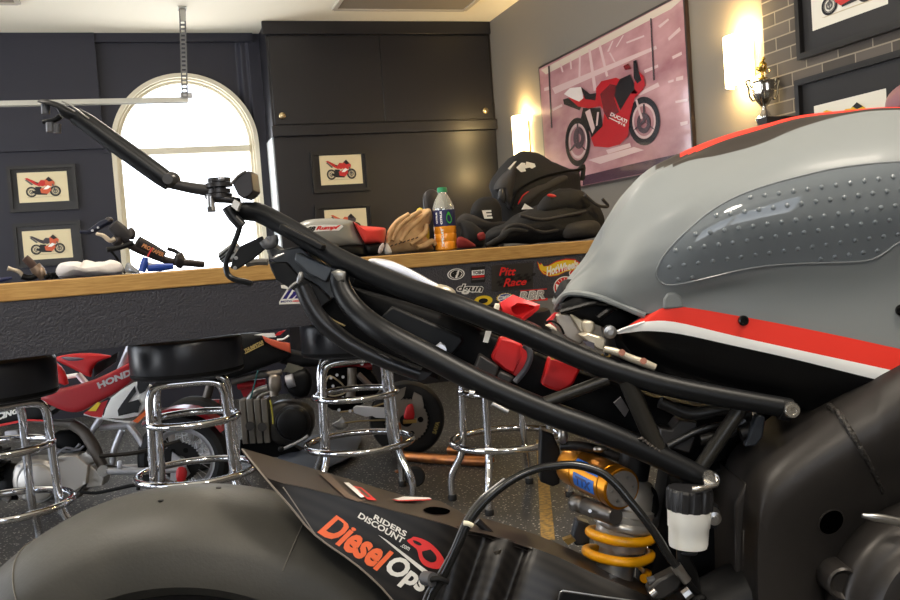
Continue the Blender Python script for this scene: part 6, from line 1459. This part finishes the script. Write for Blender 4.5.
for a0, a1, t0, t1, tx in ((.62, 1.05, .36, .84, 'OHLINS'), (1.3, 1.98, .4, .8, 'TTX')):
    g_ = [[rsv(t0+(t1-t0)*i/6, a0+(a1-a0)*j/6) for i in range(7)] for j in range(7)]; b.grid(g_, 0)
    sh_ = text2d(tx, .1, .05); w0, w1 = t0+.05*(1), t1-.05
    b.add([rsv(w0+(w1-w0)*u_, a1-(a1-a0)*(.18+.64*v_), .0007) for u_, v_ in sh_[0]], sh_[1], 1)
b.build('blue_decal', [bluedec, mat('dark blue print', S(16, 50, 120), .4)], sh, flip=False)
b = MB(); b.lathe([(0, -.012), (.010, -.012), (.012, -.01), (.012, -.006), (.008, -.005), (.008, 0)], a_, ax, 24); b.build('gold_adjuster', gold, sh)
a2, c2 = B(574, 502, -.02), B(616, 517, .05); ax2 = (c2-a2).normalized(); l2 = (c2-a2).length
b = MB(); b.lathe([(0, 0), (.0088, 0), (.0102, .002), (.0102, l2*.22), (.009, l2*.24), (.009, l2*.3), (.0102, l2*.32), (.0102, l2-.002), (.0092, l2), (0, l2)], a2, ax2, 28); b.build('grey_cylinder', mat('grey anodised', S(112, 108, 104), .32, .7), sh)
b = MB(); b.cyl(B(590, 511, .035), B(590, 511, .02), .002, seg=10); b.build('screw', steel, sh)
sax = (B(628, 500, .01)-B(615, 570, .01)).normalized(); sb = B(621, 537, .01)
b = MB(); b.lathe([(0, -.07), (.022, -.07), (.022, -.012), (.030, -.01), (.030, .012), (.034, .014), (.035, .018), (.034, .021), (.031, .023), (.031, .029), (.033, .031), (.033, .037), (.030, .039), (.029, .058), (.024, .066), (.016, .07), (0, .07)], sb, sax, 40); b.build('shock_body', mat('grey alloy body', S(186, 182, 176), .3, .7), sh)
u1, w1 = perp(sax); pts = []
for i in range(16, 96):
    q = 2*PI*i/36; pts.append(sb+sax*(-.0465+.0225*i/36)+(u1*math.cos(q+1.0)+w1*math.sin(q+1.0))*.036)
b = MB(); b.tube(pts, .0056, 12, 1); b.build('spring', mat('yellow spring', S(250, 172, 14), .35, coat=.3), sh)
b = MB(); b.lathe([(0, .07), (.018, .07), (.018, .12), (0, .12)], sb, sax, 24); b.build('shock_head', blackm, sh)
b = MB(); b.prism(BL([(541, 430), (553, 434), (560, 450), (560, 484), (553, 487), (540, 482)], -.06), FH*.03); b.build('shock_mount', blackm, sh, bevel=.002)
b = MB(); b.prism(BL([(577, 520), (590, 524), (590, 545), (576, 546), (572, 540)], -.02), FH*.02); b.build('shock_link', mat('slate bracket', S(56, 60, 66), .35, .4), sh, bevel=.002)
for q, k in (((563, 436), (.006, .006, .009)), ((600, 449), (.008, .006, .004)), ((636, 468), (.009, .007, .008))):
    MB().blob(B(*q, .01), k, (RH, FH, Z), seg=14).build('mount_bolt', steel, sh)
MB().tube(BL([(560, 446), (580, 446), (604, 452), (640, 466)], -.01), .006, 10, 3).build('top_mount', mat('dark clamp', S(52, 50, 50), .35, .4), sh)
b = MB(); b.tube(BL([(640, 488), (650, 494), (652, 508), (646, 516)], .02), .008, 12, 3); b.build('far_hose', blackm, sh)
b = MB(); b.prism(BL([(563, 540), (572, 537), (576, 541), (568, 545)], .01), FH*.01); b.build('brass_lug', mat('brass nut', S(170, 140, 80), .35, .8), sh)
# --- brake fluid reservoir
o_ = B(688, 548, .12); t_ = B(690, 487, .12); ax = (t_-o_).normalized(); l = (t_-o_).length; k = .0232
rv = MB().lathe([(0, 0), (k*.5, 0), (k*.82, .002), (k*.86, .006), (k*.88, l*.34), (k*.92, l*.36), (k*.95, l*.6), (k*.98, l*.64)], o_, ax, 40).build('fluid_reservoir', mat('translucent white cup', S(244, 243, 236), .35, spec=.4), bike)
rows = []
for r_, h_, cr in ((k*.96, .63, 1), (k*1.02, .65, 1), (k*1.02, .95, 1), (k*.95, .99, 1), (k*.5, 1.0, 0), (.0001, 1.0, 0)):
    ua, wa = perp(ax); rows.append([o_+ax*l*h_+(ua*math.cos(2*PI*i/72)+wa*math.sin(2*PI*i/72))*(r_*(1-.06*cr*(1 if (i % 6) in (0, 1) else 0))) for i in range(72)])
b = MB(); b.grid(rows, 0, True); b.build('ribbed_cap', mat('cap black', S(30, 30, 32), .4), rv, ang=30)
b = MB(); b.tube(BL([(692, 489, .146), (700, 488.6, .146), (708, 487, .14), (716, 484, .13), (715, 478, .125)]), [.0028, .0032, .0032], 10, 3); b.cyl(B(710, 481, .135), B(709, 476, .12), .0062, seg=14); b.build('retaining_bracket', mat('bright steel', S(200, 196, 188), .22, .9), rv)
b = MB(); b.lathe([(0, .006), (.003, .006), (.003, .004), (.007, .003), (.008, -.004), (.0095, -.01)], B(714, 518, .12), -FH, 20); b.build('mount_bolt', steel, rv)
b = MB(); b.prism(BL([(706, 506), (718, 505), (721, 520), (716, 529), (706, 526)], .105), FH*.01); b.build('mount_tab', blackm, rv)
b = MB(); b.tube(BL([(682, 549, .12), (684, 560, .118), (690, 575, .11), (694, 600, .1), (694, 640, .1)]), [.006, .008, .0085, .008], 12, 4); b.build('outlet_hose', blackm, rv)
b = MB(); b.tube([o_+ax*-.004+(ua*math.cos(2*PI*i/16)+wa*math.sin(2*PI*i/16))*.0085 for i in range(16)], .0016, 6, 1, closed=True); b.build('hose_clip', mat('dark steel plate', S(70, 70, 72), .4, .7), rv)
# --- brake hose
hp = [(426, 640, .135), (430, 600, .135), (443, 577, .135), (457, 548, .135), (468, 524, .132), (480, 507, .13), (494, 493, .128), (508, 482.5, .126), (521, 475, .124), (535, 469.5, .122), (549, 466.5, .12), (575, 465, .118), (600, 472, .12), (616, 484.5, .125), (630, 501, .13), (643, 517, .134), (656, 535, .136), (668, 555, .136), (678, 568, .135)]
MB().tube(BL(hp), .0043, 14, 4).build('brake_hose', mat('gloss black hose', S(24, 24, 24), .22), bike)
b = MB(); b.cyl(B(676, 566, .135), B(680, 572, .135), .0062, seg=6).cyl(B(679.5, 571, .135), B(687, 581, .135), .0052, seg=14); b.build('hose_ferrule', steel, bike)
b = MB(); b.tube(BL([(687, 581, .135), (694, 590, .134), (702, 600, .13), (706, 620, .13)]), .0036, 8, 2); b.blob(B(700, 599, .135), (.008, .006, .005), seg=12); b.build('hose_end', blackd, bike)
b = MB(); b.tube(BL([(416, 640, .13), (424, 600, .13), (437, 577, .13), (452, 550, .13), (465, 520, .128), (479, 500, .126), (492, 489, .124), (505, 479, .122)]), .0019, 8, 4); b.build('thin_line', mat('grey line', S(66, 64, 62), .25), bike)
b = MB(); b.tube(BL([(464, 523, .139), (468, 523.5, .14), (472, 525.5, .138)]), .0026, 8, 2); b.build('white_tie', mat('cream clip', S(220, 212, 190), .5), bike)
b = MB(); b.tube(BL([(430, 580, .14), (438, 578.5, .141), (448, 582, .138)]), .003, 8, 2); b.build('cable_tie', blackm, bike)
b = MB(); b.cyl(B(424.5, 578, .13), B(433, 579.5, .14), .0072, seg=16); b.build('rubber_stop', mat('grey black rubber', S(74, 74, 76), .5), bike)
# --- brake switch and brackets at the bottom edge
b = MB(); b.prism(BL([(648, 590), (658, 580), (676, 571), (684, 578), (680, 590), (664, 600), (652, 602)], .11), FH*.02); b.build('master_cylinder', mat('dark grey casting', S(60, 58, 56), .4, .4), bike, bevel=.003)
MB().cyl(B(651, 595, .12), B(656, 591, .12), .004, seg=10).build('lower_bolt', steel, bike); MB().cyl(B(684, 596, .12), B(692, 590, .12), .006, seg=8).build('lower_bolt', steel, bike)
b = MB(); b.cyl(B(648, 582, .1), B(655, 580, .1), .005, seg=12); b.build('switch_tip', mat('grey black rubber', S(74, 74, 76), .5), bike)
WORLD, SKY, EXPO = 6.5, .36, 0.46
# ------------------------------------------------------------------ light
w = bpy.data.worlds.new('daylight'); scene.world = w; w.use_nodes = True
nt = w.node_tree; bg = nt.nodes['Background']
tc = nt.nodes.new('ShaderNodeTexCoord'); sx = nt.nodes.new('ShaderNodeSeparateXYZ'); rp = nt.nodes.new('ShaderNodeValToRGB'); mr = nt.nodes.new('ShaderNodeMapRange')
nt.links.new(tc.outputs['Generated'], sx.inputs[0]); nt.links.new(sx.outputs['Z'], mr.inputs[0]); mr.inputs[1].default_value = -.2; mr.inputs[2].default_value = .2
nt.links.new(mr.outputs[0], rp.inputs[0]); rp.color_ramp.elements[0].color = (.97, .98, 1, 1); rp.color_ramp.elements[1].color = (.8*SKY, .9*SKY, 1.05*SKY, 1)   # lower half brightened as ground bounce to lift the ceiling, sky above
nt.links.new(rp.outputs[0], bg.inputs[0]); bg.inputs[1].default_value = WORLD
for i, (x, y, e) in enumerate(((1.0, .2, 30), (-.9, 1.2, 22), (.6, 3.6, 16), (-.4, -1.0, 24))):  # unseen area lights added as warm fill, no fittings modelled
    l = bpy.data.lights.new('ceiling_fill', 'AREA'); l.shape = 'DISK'; l.size = .45; l.energy = e; l.color = (1, .9, .76)
    lo = bpy.data.objects.new('ceiling_fill', l); COL.objects.link(lo); lo.location = (x, y, ZC-.012)
scene.view_settings.view_transform = 'Standard'; scene.view_settings.look = 'None'
scene.view_settings.gamma = 1; scene.view_settings.use_curve_mapping = False; scene.view_settings.exposure = EXPO
scene.cycles.max_bounces = 10; scene.cycles.caustics_reflective = False; scene.cycles.caustics_refractive = False; scene.cycles.sample_clamp_indirect = 6
